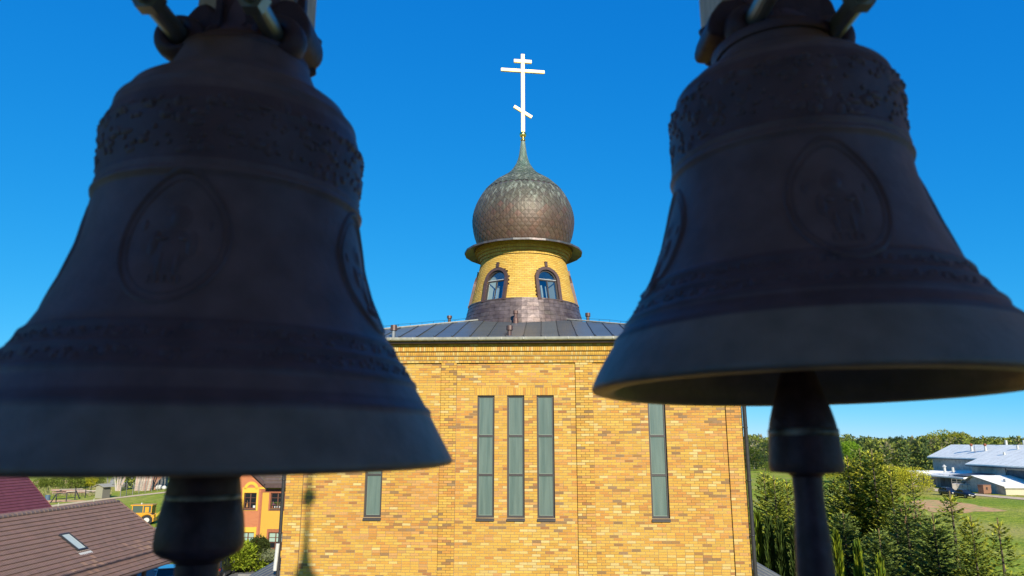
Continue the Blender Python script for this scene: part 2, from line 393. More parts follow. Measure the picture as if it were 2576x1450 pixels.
# eave, gutter
ZG = at_y(1300, 849, 21.75).z; EY = -0.42
OV = 0.42
g = MB()
gx0, gx1 = XL - OV - .02, XR + OV + .02
prof = [(EY - .005 + .085 * cos(t) - .085, ZG - .02 + .085 * sin(t)) for t in [radians(180 + 15 * k) for k in range(13)]]
vs = [(gx0, p, q) for p, q in prof] + [(gx1, p, q) for p, q in prof]; n = len(prof)
g.add(vs, [(i, i + 1, i + 1 + n, i + n) for i in range(n - 1)])
prof2 = [(p * 1.0 + (.006 if p < EY - .09 else -.006), q + .006) for p, q in prof]
g.add([(gx0, p, q) for p, q in prof2] + [(gx1, p, q) for p, q in prof2], [(i, i + 1, i + 1 + n, i + n) for i in range(n - 1)])
g.tube([(gx0, EY - .175, ZG - .012), (gx1, EY - .175, ZG - .012)], .011, 6)
for k in range(22):
    x = gx0 + .2 + k * (gx1 - gx0 - .4) / 21; g.box(x - .014, x + .014, EY - .185, EY - .0, ZG - .004, ZG + .0)
    g.box(x - .016, x + .016, EY - .19, EY - .182, ZG - .075, ZG - .01)
g.build('gutter', m_gutter, church, smooth=False)
so = MB(); so.box(XL - .3, XR + .3, EY + .0, .0, CORN[-1][1] + .012, ZG - .03); so.build('soffit', m_trim, church)
for s, xx in ((-1, XL), (1, XR)):
    dp = MB(); x = xx + s * .055
    dp.tube([(x, -.22, ZG - .12), (x, -.22, ZG - .3), (x, -.12, ZG - .75), (x, -.12, 5.0), (x, -.12, 0.3)], .062 if s > 0 else .05, 12)
    for zz in [ZG - 1.2 - 1.55 * k for k in range(8)]: dp.tube([(x, -.12, zz), (x, -.12, zz + .04)], .072 if s > 0 else .06, 12)
    dp.build('downpipe', m_dark, church, smooth=True)
# pyramid roof of standing-seam panels
AX, AY = CXc + .11, 7.0; SL = 0.266; RH = HALF + OV
def rz(d): return ZG + SL * d              # d = distance in from the eave
yE = EY
def panel(a, b):                           # front slope panel between x = a and x = b (from the centre)
    da, db = RH - abs(a), RH - abs(b)
    pts = [(a, 0), (b, 0), (b, db)]
    if a * b < 0: pts.append((0, RH))
    pts.append((a, da))
    return [p for i, p in enumerate(pts) if p != pts[i - 1]]
PW = 0.56; nP = int(RH // PW) + 1
roof_cols = [(0.15, 0.175, 0.19), (0.17, 0.19, 0.20), (0.135, 0.155, 0.165), (0.18, 0.20, 0.20), (0.16, 0.175, 0.165)]
seam_x = [-RH] + [(-nP + .35 + k) * PW for k in range(2 * nP + 1) if -RH + .1 < (-nP + .35 + k) * PW < RH - .1] + [RH]
for side in range(4):
    Ts = Matrix.Translation((AX, AY, 0)) @ Matrix.Rotation(side * pi / 2, 4, 'Z') @ Matrix.Translation((0, -RH, 0))
    allm = MB()
    for a, b in zip(seam_x, seam_x[1:]):
        pm = MB() if side == 0 else allm
        poly = panel(a, b); c = jit(random.choice(roof_cols), .06)
        # subdivide lengthwise so that the sheet can sag and ripple a little
        nseg = 7; dmax = max(p[1] for p in poly); L = []
        for k in range(nseg + 1):
            d = dmax * k / nseg
            xa = max(a, -(RH - d)) if a < 0 else a; xb = min(b, RH - d) if b > 0 else b
            xa = max(xa, -(RH - d)); xb = min(xb, RH - d)
            if xa > xb: xa = xb = max(min(a, RH - d), -(RH - d)) if abs(a) < abs(b) else max(min(b, RH - d), -(RH - d))
            L.append((xa, xb, d))
        vs = []
        for xa, xb, d in L:
            for x in (xa, (xa + xb) / 2, xb): vs.append(Ts @ Vector((x, d, rz(d) + (U(0, .008) if 0 < d < dmax else 0))))
        fs = []
        for k in range(nseg):
            for j in (0, 1): fs.append((3 * k + j, 3 * k + j + 1, 3 * k + j + 4, 3 * k + j + 3))
        pm.add(vs, fs, c)
        # seam along x = a
        dl = RH - abs(a)
        if dl > .1:
            wob = [(a + U(-.006, .006), d_) for d_ in [dl * k / 6 for k in range(7)]]
            for (p, d0), (q, d1) in zip(wob, wob[1:]):
                sv_ = []
                for x, d in ((p, d0), (q, d1)):
                    for dx, dz in ((-.007, 0), (-.007, .034), (.007, .034), (.007, 0)): sv_.append(Ts @ Vector((x + dx, d, rz(d) + dz)))
                pm.add(sv_, [(0, 4, 5, 1), (1, 5, 6, 2), (2, 6, 7, 3), (0, 1, 2, 3)], tuple(x * .45 for x in c))
        if side == 0: pm.build('roof_panel', m_roofmetal, church)
    if side: allm.build('roof_slope', m_roofmetal, church)
eg = MB()
for side in range(4):
    Ts = Matrix.Translation((AX, AY, 0)) @ Matrix.Rotation(side * pi / 2, 4, 'Z') @ Matrix.Translation((0, -RH, 0))
    eg.box(-RH - .02, RH + .02, -.03, .0, ZG - .05, ZG + .012, T=Ts)
    eg.tube([Ts @ Vector((RH, 0, ZG + .03)), Ts @ Vector((0, RH, rz(RH) + .03))], .03, 6)
eg.build('eave_flashing', m_gutter, church)
# lightning wire on stand-offs along the front hips
for s in (-1, 1):
    lw = MB(); last = None
    for k in range(15):
        d = .5 + k * .36; x = s * (RH - d); p = Ts0 = Vector((AX + x, AY - RH + d, rz(d) + .13 + .01 * sin(k * 2)))
        lw.tube([(p.x, p.y, rz(d)), p], .006, 4)
        if last is not None: lw.tube([last, p], .005, 4)
        last = p
    lw.build('lightning_wire', m_dark, church)
# small roof hooks just above the eave, one per seam
hk = MB()
for x in seam_x[1:-1]: hk.tube([(AX + x + .05, AY - RH + .12, rz(.12)), (AX + x - .02, AY - RH + .12, rz(.12) + .07)], .008, 4)
hk.build('roof_hook', m_dark, church)
# roof vents
m_rustpipe = M('brown_pipe', (0.16, 0.085, 0.07), rough=0.5, metal=.2, var=.25)
def vent(px, ptop, pbot, Y, wpx, kind):
    b = Mci @ at_y(px, pbot, Y); t = Mci @ at_y(px, ptop, Y); r = wpx / 2 / 1786 * Y
    v = MB(); h = t.z - b.z; z0 = b.z - .12
    if kind == 0:
        v.tube([(b.x, b.y, z0), (b.x, b.y, b.z + h * .62)], r * .62, 10, mi=1); v.tube([(b.x, b.y, b.z + h * .5), (b.x, b.y, t.z)], r, 12)
    elif kind == 1:
        v.tube([(b.x, b.y, z0), (b.x, b.y, b.z + h * .22), (b.x, b.y, b.z + h * .4), (b.x, b.y, b.z + h * .72)], [r, r * .95, r * .62, r * .62], 12, mi=1)
        v.tube([(b.x, b.y, b.z + h * .7), (b.x, b.y, t.z)], r * .9, 12)
    v.build('vent_pipe', [m_rustpipe if kind == 1 else m_trim, m_rustpipe if kind == 1 else (m_steel if px < 1000 else m_trim)], church, smooth=False)
vent(990, 819, 846, 22.3, 17, 0); vent(1282, 820, 842, 22.5, 17, 0); vent(1297, 782, 808, 26.4, 14, 1)
vent(1130.5, 795, 808, 30.2, 13, 0); vent(1479, 788, 806, 29.5, 13, 0)

# ------------------------------------------------------------------ drum
K = 29.2 / 29.6
def rk(r): return r * K
def zk(z): return H + z * K
drum = bpy.data.objects.new('drum', None); C.objects.link(drum); drum.parent = church; drum.location = (AX, AY, 0)
def Rw(z): return rk(2.235 + (1.86 - 2.235) * (z - zk(5.6)) / (zk(7.28) - zk(5.6)))      # wall radius at height z
WZ0 = zk(5.55); WZ1 = zk(7.50)
WAZ = [radians(a) for a in (-30.5, 29.5, 89.5, 149.5, -150.5, -90.5)]
WO, WI = 0.55, 0.40                      # half width of trim / of glass
WS = zk(6.37)                              # springing height
W0 = zk(5.50)
def in_win(az, z, m=0.0):
    for a in WAZ:
        d = (az - a + pi) % (2 * pi) - pi
        u = d * Rw(z)
        if abs(u) < WO + m and z < WS + .02: return True
        if z >= WS and hypot(u, z - WS) < WO + m: return True
    return False
def cyl(r, az, z): return Vector((r * sin(az), -r * cos(az), z))
def cbrick(mb, r, rin, az0, az1, z0, z1, c, zf=None):
    r1 = Rw(z1) - Rw(z0) + r if zf is None else r
    vs = [cyl(r, az0, z0), cyl(r, az1, z0), cyl(r1, az1, z1), cyl(r1, az0, z1), cyl(rin, az0, z0), cyl(rin, az1, z0), cyl(rin, az1, z1), cyl(rin, az0, z1)]
    mb.add(vs, [(0, 1, 2, 3), (4, 5, 1, 0), (3, 2, 6, 7), (4, 0, 3, 7), (1, 5, 6, 2)], c)
mb = MB(); mo = MB()
YD = [(0.82, 0.52, 0.095), (0.80, 0.49, 0.085), (0.84, 0.55, 0.12), (0.78, 0.46, 0.08)]
nr = int((WZ1 - WZ0) / .0785); NB = 64
for r_ in range(nr):
    z0 = WZ0 + r_ * .0785; z1 = z0 + .069
    for k in range(NB):
        a0 = 2 * pi * (k + (.5 if r_ % 2 else 0)) / NB; a1 = a0 + 2 * pi / NB; am = (a0 + a1) / 2
        if in_win(am, (z0 + z1) / 2, -.05): continue
        g_ = .005 / Rw(z0); cbrick(mb, Rw(z0) + U(-.002, .002), Rw(z0) - .12, a0 + g_, a1 - g_, z0, z1, jit(random.choice(YD), .07))
        q = [cyl(Rw(z0) - .008, a0, z0 - .01), cyl(Rw(z0) - .008, a1, z0 - .01), cyl(Rw(z1) - .008, a1, z1 + .001), cyl(Rw(z1) - .008, a0, z1 + .001)]
        mo.add(q, [(0, 1, 2, 3)])
zt = WZ0 + nr * .0785
# moulded brick rings under the dome's eave
zt_r = (zk(7.99) - zt - .02) / 4.2
rings = [(zt, zt + zt_r - .01, 1.875, 100), (zt + zt_r, zt + 2 * zt_r - .01, 1.94, 104), (zt + 2 * zt_r, zt + 3 * zt_r - .01, 2.01, 108), (zt + 3 * zt_r, zt + 4.3 * zt_r, 2.08, 184)]
for z0, z1, rr, N in rings:
    for k in range(N):
        a0 = 2 * pi * k / N; a1 = 2 * pi * (k + 1) / N; g_ = .004 / rr
        cbrick(mb, rk(rr) + U(-.002, .002), rk(rr) - .2, a0 + g_, a1 - g_, z0, z1, jit(random.choice(YD), .08), zf=1)
    mo.lathe([(rk(rr) - .012, z0 - .01), (rk(rr) - .012, z1 + .01)], 64)
mb.build('brick_courses', m_brick_a, drum, kind='stuff'); mo.build('mortar_lining', m_mortar, drum)
# pale inner wall seen through the windows
m_innerpale = M('pale_interior', (0.62, 0.66, 0.60), rough=.9)
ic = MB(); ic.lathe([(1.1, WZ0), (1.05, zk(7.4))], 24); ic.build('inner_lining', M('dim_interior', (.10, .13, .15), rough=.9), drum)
for wa in WAZ[:3] + WAZ[5:]:
    zc = (W0 + WS) / 2
    tilt = atan2(Rw(W0) - Rw(W0 + 1), 1.0)
    Tw = Matrix.Rotation(wa, 4, 'Z') @ Matrix.Translation((0, -Rw(W0), W0)) @ Matrix.Rotation(-tilt, 4, 'X')
    hs_ = WS - W0
    def arch(rad, base=0.0, n=14): return [(-rad, base)] + [(-rad * cos(pi * k / n), hs_ + rad * sin(pi * k / n)) for k in range(n + 1)] + [(rad, base)]
    def band(mb, ro, ri, y0, y1, col=(1, 1, 1), mi=0):
        A, B = arch(ro), arch(ri); n = len(A)
        for y in (y0,):
            vs = [Tw @ Vector((p, y, q)) for p, q in A] + [Tw @ Vector((p, y, q)) for p, q in B]
            mb.add(vs, [(i, n + i, n + i + 1, i + 1) for i in range(n - 1)], col, mi)
        vs = [Tw @ Vector((p, y0, q)) for p, q in A] + [Tw @ Vector((p, y1, q)) for p, q in A]
        mb.add(vs, [(i, i + 1, n + i + 1, n + i) for i in range(n - 1)], col, mi)
        vs = [Tw @ Vector((p, y0, q)) for p, q in B] + [Tw @ Vector((p, y1, q)) for p, q in B]
        mb.add(vs, [(i + 1, i, n + i, n + i + 1) for i in range(n - 1)], col, mi)
    wm = MB(); band(wm, WO, WI + .02, -.035, .16); wm.box(-WO - .01, WO + .01, -.05, .12, -.05, .02, T=Tw)
    wm.box(-.055, .055, -.06, .02, hs_ + WO + .0, hs_ + WO + .17, T=Tw); wm.box(-.065, .065, -.075, .02, hs_ + WO + .172, hs_ + WO + .2, T=Tw)
    wo_ = wm.build('window_surround', m_trim, drum)
    fr = MB(); band(fr, WI + .018, WI - .03, .05, .10); fr.box(-.02, .02, .052, .09, 0.02, hs_ - .02, T=Tw); fr.box(-WI, WI, .05, .092, hs_ - .045, hs_ - .002, T=Tw, mi=0)
    fr.box(-WI, WI, .03, .05, hs_ + .0, hs_ + .018, T=Tw, mi=1)
    fr.box(-WI, WI, .05, .095, .02, .06, T=Tw)
    fr.build('window_frame', [m_frame, m_white], drum)
    pn = MB(); A = arch(WI); pn.add([Tw @ Vector((p, .08, q)) for p, q in A], [tuple(range(len(A) - 1, -1, -1))])
    gm = bpy.data.materials.get('drum_glass')
    if gm is None:
        gm = M('drum_glass', (0.5, 0.6, 0.62), rough=.05, spec=.6); b = gm.node_tree.nodes['Principled BSDF']
        tr = gm.node_tree.nodes.new('ShaderNodeBsdfTransparent'); tr.inputs[0].default_value = (.8, .92, .93, 1); mx = gm.node_tree.nodes.new('ShaderNodeMixShader'); mx.inputs[0].default_value = .72
        gl = gm.node_tree.nodes.new('ShaderNodeBsdfGlossy'); gl.inputs['Roughness'].default_value = .04
        gm.node_tree.links.new(gl.outputs[0], mx.inputs[1]); gm.node_tree.links.new(tr.outputs[0], mx.inputs[2]); gm.node_tree.links.new(mx.outputs[0], gm.node_tree.nodes['Material Output'].inputs[0])
        gl.inputs[0].default_value = (.75, .85, .9, 1)
    pn.build('pane', gm, drum)
    ip = MB()                                # plastered splay just inside; pale uprights imitate light from the far windows
    for s in (-1, 1): ip.prism([(s * (WI + .03), .12), (s * (WI + .03), .5), (s * (WI - .10), .5)], 'z', .0, hs_ + .1, T=Tw)
    ip.box(-.15, -.08, .35, .42, 0, hs_ - .1, T=Tw); ip.box(.06, .12, .4, .46, 0, hs_ - .1, T=Tw)
    A2, B2 = arch(WI + .03), arch(WI - .09); n = len(A2)
    ip.add([Tw @ Vector((p, .12, q)) for p, q in A2] + [Tw @ Vector((p, .5, q)) for p, q in B2], [(i + 1, i, n + i, n + i + 1) for i in range(n - 1)])
    ip.build('inner_splay', m_innerpale, drum, fix=True)
# copper skirt of lapped sheets
sk0, sk1 = zk(4.2), zk(5.50)
def Rs(z): return rk(2.42 + (2.33 - 2.42) * (z - zk(5.08)) / (zk(5.45) - zk(5.08)))
bs_ = MB(); bs_.lathe([(Rs(sk0) - .01, sk0), (Rs(sk1) - .01, sk1)], 48, col=(.10, .075, .07)); bs_.lathe([(Rs(sk1) + .03, sk1 - .03), (Rs(sk1) + .03, sk1 + .02), (Rw(WZ0) - .03, sk1 + .035)], 48, col=(.12, .08, .075))
bs_.build('skirt_base', m_copper, drum)
NS = 34; hrow = (sk1 - sk0) / 8
for r_ in range(8):
    z0 = sk0 + r_ * hrow; z1 = z0 + hrow - .006
    for k in range(NS):
        a0 = 2 * pi * (k + .5 * (r_ % 2)) / NS; a1 = a0 + 2 * pi / NS - .004
        am = (a0 + a1) / 2; am = (am + pi) % (2 * pi) - pi
        if abs(am) > 1.75: continue
        s_ = MB(); c = jit(lerp((.12, .085, .08), (.17, .125, .11), R()), .15)
        vs = [cyl(Rs(z0) + .010, a0, z0), cyl(Rs(z0) + .012 + U(0, .006), (a0 + a1) / 2, z0), cyl(Rs(z0) + .010, a1, z0), cyl(Rs(z1) + .002, a1, z1), cyl(Rs(z1) + .004 + U(0, .008), (a0 + a1) / 2, z1), cyl(Rs(z1) + .002, a0, z1), cyl(Rs(z0) - .005, a0, z0), cyl(Rs(z0) - .005, a1, z0)]
        s_.add(vs, [(0, 1, 4, 5), (1, 2, 3, 4), (6, 7, 2, 1, 0)], c); s_.build('copper_sheet', m_copper, drum)

# ------------------------------------------------------------------ dome
dome = bpy.data.objects.new('dome', None); C.objects.link(dome); dome.parent = church; dome.location = (AX, AY, 0)
DP = [(1.84, 7.98), (1.93, 8.15), (2.007, 8.354), (2.10, 8.62), (2.165, 8.915), (2.205, 9.25), (2.20, 9.45), (2.146, 9.747), (2.05, 10.03), (1.927, 10.281), (1.75, 10.59), (1.60, 10.77), (1.27, 11.09), (0.96, 11.30), (0.74, 11.45), (0.56, 11.61), (0.41, 11.82), (0.30, 12.0), (0.22, 12.21), (0.165, 12.43), (0.13, 12.66), (0.10, 12.93), (0.085, 13.167)]
DP = [(rk(r), zk(z)) for r, z in DP]
arc = [0.0]
for (r0, z0), (r1, z1) in zip(DP, DP[1:]): arc.append(arc[-1] + hypot(r1 - r0, z1 - z0))
def dpos(s):
    s = max(0, min(arc[-1], s))
    for i in range(len(arc) - 1):
        if s <= arc[i + 1]: t = (s - arc[i]) / (arc[i + 1] - arc[i]); return (DP[i][0] + (DP[i + 1][0] - DP[i][0]) * t, DP[i][1] + (DP[i + 1][1] - DP[i][1]) * t)
    return DP[-1]
def dnorm(s):
    (r0, z0), (r1, z1) = dpos(s - .05), dpos(s + .05); l = hypot(r1 - r0, z1 - z0) or 1; return ((z1 - z0) / l, -(r1 - r0) / l)
core = MB(); core.lathe([(r - .012, z) for r, z in DP], 48, col=(.08, .07, .065)); core.build('dome_core', m_copper, dome, smooth=True)
m_sh_a = M('shingle_copper', (1, 1, 1), rough=.52, metal=.22, var=.30, vs=1.3, stretch=(5, 5, .8), src='attr', bump=.35, bs=5)
m_sh_o = M('shingle_copper_single', (1, 1, 1), rough=.52, metal=.22, var=.30, vs=1.3, stretch=(5, 5, .8), src='obj', bump=.35, bs=5)
def streak(m):
    n = m.node_tree.nodes; l = m.node_tree.links; b = n['Principled BSDF']; base = b.inputs['Base Color'].links[0].from_socket
    g = n.new('ShaderNodeNewGeometry'); mp = n.new('ShaderNodeMapping'); mp.inputs['Scale'].default_value = (8.5, 8.5, .45); l.new(g.outputs['Position'], mp.inputs[0])
    no = n.new('ShaderNodeTexNoise'); no.inputs['Scale'].default_value = 1.0; no.inputs['Detail'].default_value = 4; l.new(mp.outputs[0], no.inputs[0])
    r = n.new('ShaderNodeValToRGB'); r.color_ramp.elements[0].position = .52; r.color_ramp.elements[1].position = .66; l.new(no.outputs[0], r.inputs[0])
    sz = n.new('ShaderNodeSeparateXYZ'); l.new(g.outputs['Position'], sz.inputs[0]); mr = n.new('ShaderNodeMapRange'); mr.inputs[1].default_value = zk(9.2); mr.inputs[2].default_value = zk(10.2); l.new(sz.outputs[2], mr.inputs[0])
    mu = n.new('ShaderNodeMath'); mu.operation = 'MULTIPLY'; l.new(r.outputs[0], mu.inputs[0]); l.new(mr.outputs[0], mu.inputs[1])
    mu2 = n.new('ShaderNodeMath'); mu2.operation = 'MULTIPLY'; l.new(mu.outputs[0], mu2.inputs[0]); mu2.inputs[1].default_value = .62
    mx = n.new('ShaderNodeMix'); mx.data_type = 'RGBA'; l.new(mu2.outputs[0], mx.inputs[0]); l.new(base, mx.inputs[6]); mx.inputs[7].default_value = (.30, .33, .27, 1)
    l.new(mx.outputs[2], b.inputs['Base Color'])
streak(m_sh_a); streak(m_sh_o)
def shcol(z, az):
    t = (z - zk(8.3)) / (zk(13.1) - zk(8.3)); n_ = noise.noise(Vector((az * 2.5, z * 1.2, 5)))
    low, mid, up, tip = (.135, .085, .060), (.125, .108, .080), (.13, .155, .12), (.15, .225, .18)
    t2 = t + .05 * n_
    c = lerp(low, mid, min(1, max(0, (t2 - .14) / .14))) if t2 < .30 else lerp(mid, up, min(1, (t2 - .30) / .26)) if t2 < .58 else lerp(up, tip, min(1, (t2 - .58) / .18))
    if t < .28 and R() < .18: c = lerp(c, (.17, .085, .06), .6)
    return jit(c, .16)
tiers = [(0.02, 2.95, 46, .155), (2.86, 3.62, 38, .095), (3.56, arc[-1] - .04, 16, .072)]
allsh = MB(); single = []
for s0, s1, N, hs2 in tiers:
    nrw = int((s1 - s0) / hs2)
    for r_ in range(nrw):
        s = s0 + r_ * hs2; rb, zb = dpos(s - hs2); rm, zm = dpos(s); rt, zt_ = dpos(s + hs2); nb = dnorm(s - hs2); nm_ = dnorm(s); ntp = dnorm(s + hs2)
        half = pi / N
        lo, hi = .016, .0
        base_v = [cyl(rb + nb[0] * lo, 0, zb + nb[1] * lo), cyl(rm + nm_[0] * .010, half, zm + nm_[1] * .010), cyl(rt + ntp[0] * hi, 0, zt_ + ntp[1] * hi), cyl(rm + nm_[0] * .010, -half, zm + nm_[1] * .010), cyl(rm + nm_[0] * .014, 0, zm + nm_[1] * .014)]
        base_v += [cyl(rb - nb[0] * .004, 0, zb - nb[1] * .004), cyl(rm - .004, half, zm), cyl(rm - .004, -half, zm)]
        fcs = [(0, 1, 4), (1, 2, 4), (2, 3, 4), (3, 0, 4), (5, 6, 1, 0), (7, 5, 0, 3)]
        me_ = None
        for k in range(N):
            az = 2 * pi * (k + (.5 if r_ % 2 else 0)) / N; az = (az + pi) % (2 * pi) - pi; c = shcol(zm, az)
            if s < 2.4 and abs(az) < 1.05 and len(single) < 300 and s > .15:
                if me_ is None: q = MB(); q.add(base_v, fcs); me_ = q.mesh('copper_shingle', m_sh_o)
                single.append(place('copper_shingle', me_, dome, (0, 0, 0), (0, 0, az + U(-.003, .003)), c))
            else:
                Tz = Matrix.Rotation(az, 4, 'Z'); allsh.add([Tz @ v for v in base_v], fcs, c)
allsh.build('shingle_field', m_sh_a, dome, kind='stuff')
# flared eave disc below the onion
ev = MB(); zr = zk(7.86)
ev.lathe([(rk(1.80), zr + .20), (rk(2.02), zr + .15), (rk(2.50), zr + .055), (rk(2.53), zr + .045), (rk(2.53), zr - .03)], 24, col=(.12, .12, .12), a0=.13)
ev.build('dome_eave', m_copper, dome)
ev = MB(); ev.lathe([(rk(2.53), zr - .03), (rk(2.50), zr - .035), (rk(2.0), zr + .13)], 24, col=(.12, .075, .065), a0=.13); ev.build('eave_soffit', m_trim, dome)
# neck, gilded ball and cross
bl = MB(); zb = zk(13.41); rb = rk(.155)
bl.lathe([(.09, zk(13.12)), (.12, zk(13.14)), (.12, zk(13.17)), (.07, zk(13.19)), (.07, zb - rb * .9)] , 16)
bl.lathe([(max(.001, rb * sin(t)), zb - rb * cos(t)) for t in [pi * k / 14 for k in range(15)]], 24)
bl.build('gilded_ball', m_gold, dome, smooth=True)
cz = zk(15.6); pc = Mch @ Vector((AX, AY, cz))
nv = ((O - pc).normalized() + sv).normalized()
cr = bpy.data.objects.new('cross', None)
yaw = atan2(nv.x, -nv.y)
crm = MB(); hw, hd = .155 / 2 * 1.0, .045
Tc = Matrix.Rotation(yaw - CH_ROT, 4, 'Z')
crm.box(-hw, hw, -hd, hd, zb + rb * .85, zk(17.36), T=Tc)
ccx = 0.5
crm.box(-.40, .40, -hd - .004, hd + .004, zk(16.93), zk(17.08), T=Tc)
crm.box(-.985, .985, -hd - .004, hd + .004, zk(16.46), zk(16.60), T=Tc)
a = atan2(.47, .78)
Ts = Tc @ Matrix.Translation((0, 0, zk(14.51))) @ Matrix.Rotation(a, 4, 'Y')
crm.box(-.46, .46, -hd - .004, hd + .004, -.065, .065, T=Ts)
crm.build('cross', m_crossgold, dome)
# side aisles with low slate roofs beside the nave
for s in (-1, 1):
    xw = XR if s > 0 else XL
    an = MB(); zr0 = at_y(1903, 1392, 23.4).z; x1 = xw + s * 6.5
    an.box(min(xw, x1) + .06, max(xw, x1) - .3, .6 - 1.6, 12, 0, zr0 - 3.3)
    an.build('aisle_wall', m_wallside, church)
    rf = MB(); top = (xw + s * .12, 1.0, zr0); 
    # hip line falls away from the nave; slope below it faces the belfry
    e0 = (xw + s * .12, -3.1, zr0 - 2.0); e1 = (xw + s * 7.0, -3.1, zr0 - 2.0 - 1.9); h1 = (xw + s * 7.0, 1.0 + 1.5, zr0 - 3.6)
    P0, P1, P2 = Vector(e0), Vector(e1), Vector(top); h = Vector((xw + s * 4.6, 1.0, zr0 - 2.55))
    n = 22
    for k in range(n):
        t0, t1 = k / n, (k + 1) / n
        a0, b0 = P0.lerp(P2, t0), P1.lerp(h, t0); a1, b1 = P0.lerp(P2, t1), P1.lerp(h, t1)
        L_ = Vector((0, 0, .03))
        c = jit((.15, .16, .17), .08)
        vs = [a0 + L_, b0 + L_, b1, a1, a0 - L_ * .3, b0 - L_ * .3]
        rf.add(vs, [(0, 1, 2, 3), (4, 5, 1, 0)] if s > 0 else [(3, 2, 1, 0), (0, 1, 5, 4)], c)
    rf.add([P2, h, Vector((h.x, 12, h.z)), Vector((P2.x, 12, P2.z))], [(0, 1, 2, 3)], (.15, .16, .17))
    rf.build('aisle_roof', M('slate_sheet', (.15, .16, .17), rough=.6, src='attr', var=.15, vs=3), church)
pl = MB(); p0 = Mci @ at_y(691, 1436, 22.3); p1 = Mci @ at_y(699, 1368, 22.3)
pl.tube([p0, p1], .055, 8); pl.build('white_vent_pipe', m_white, church)
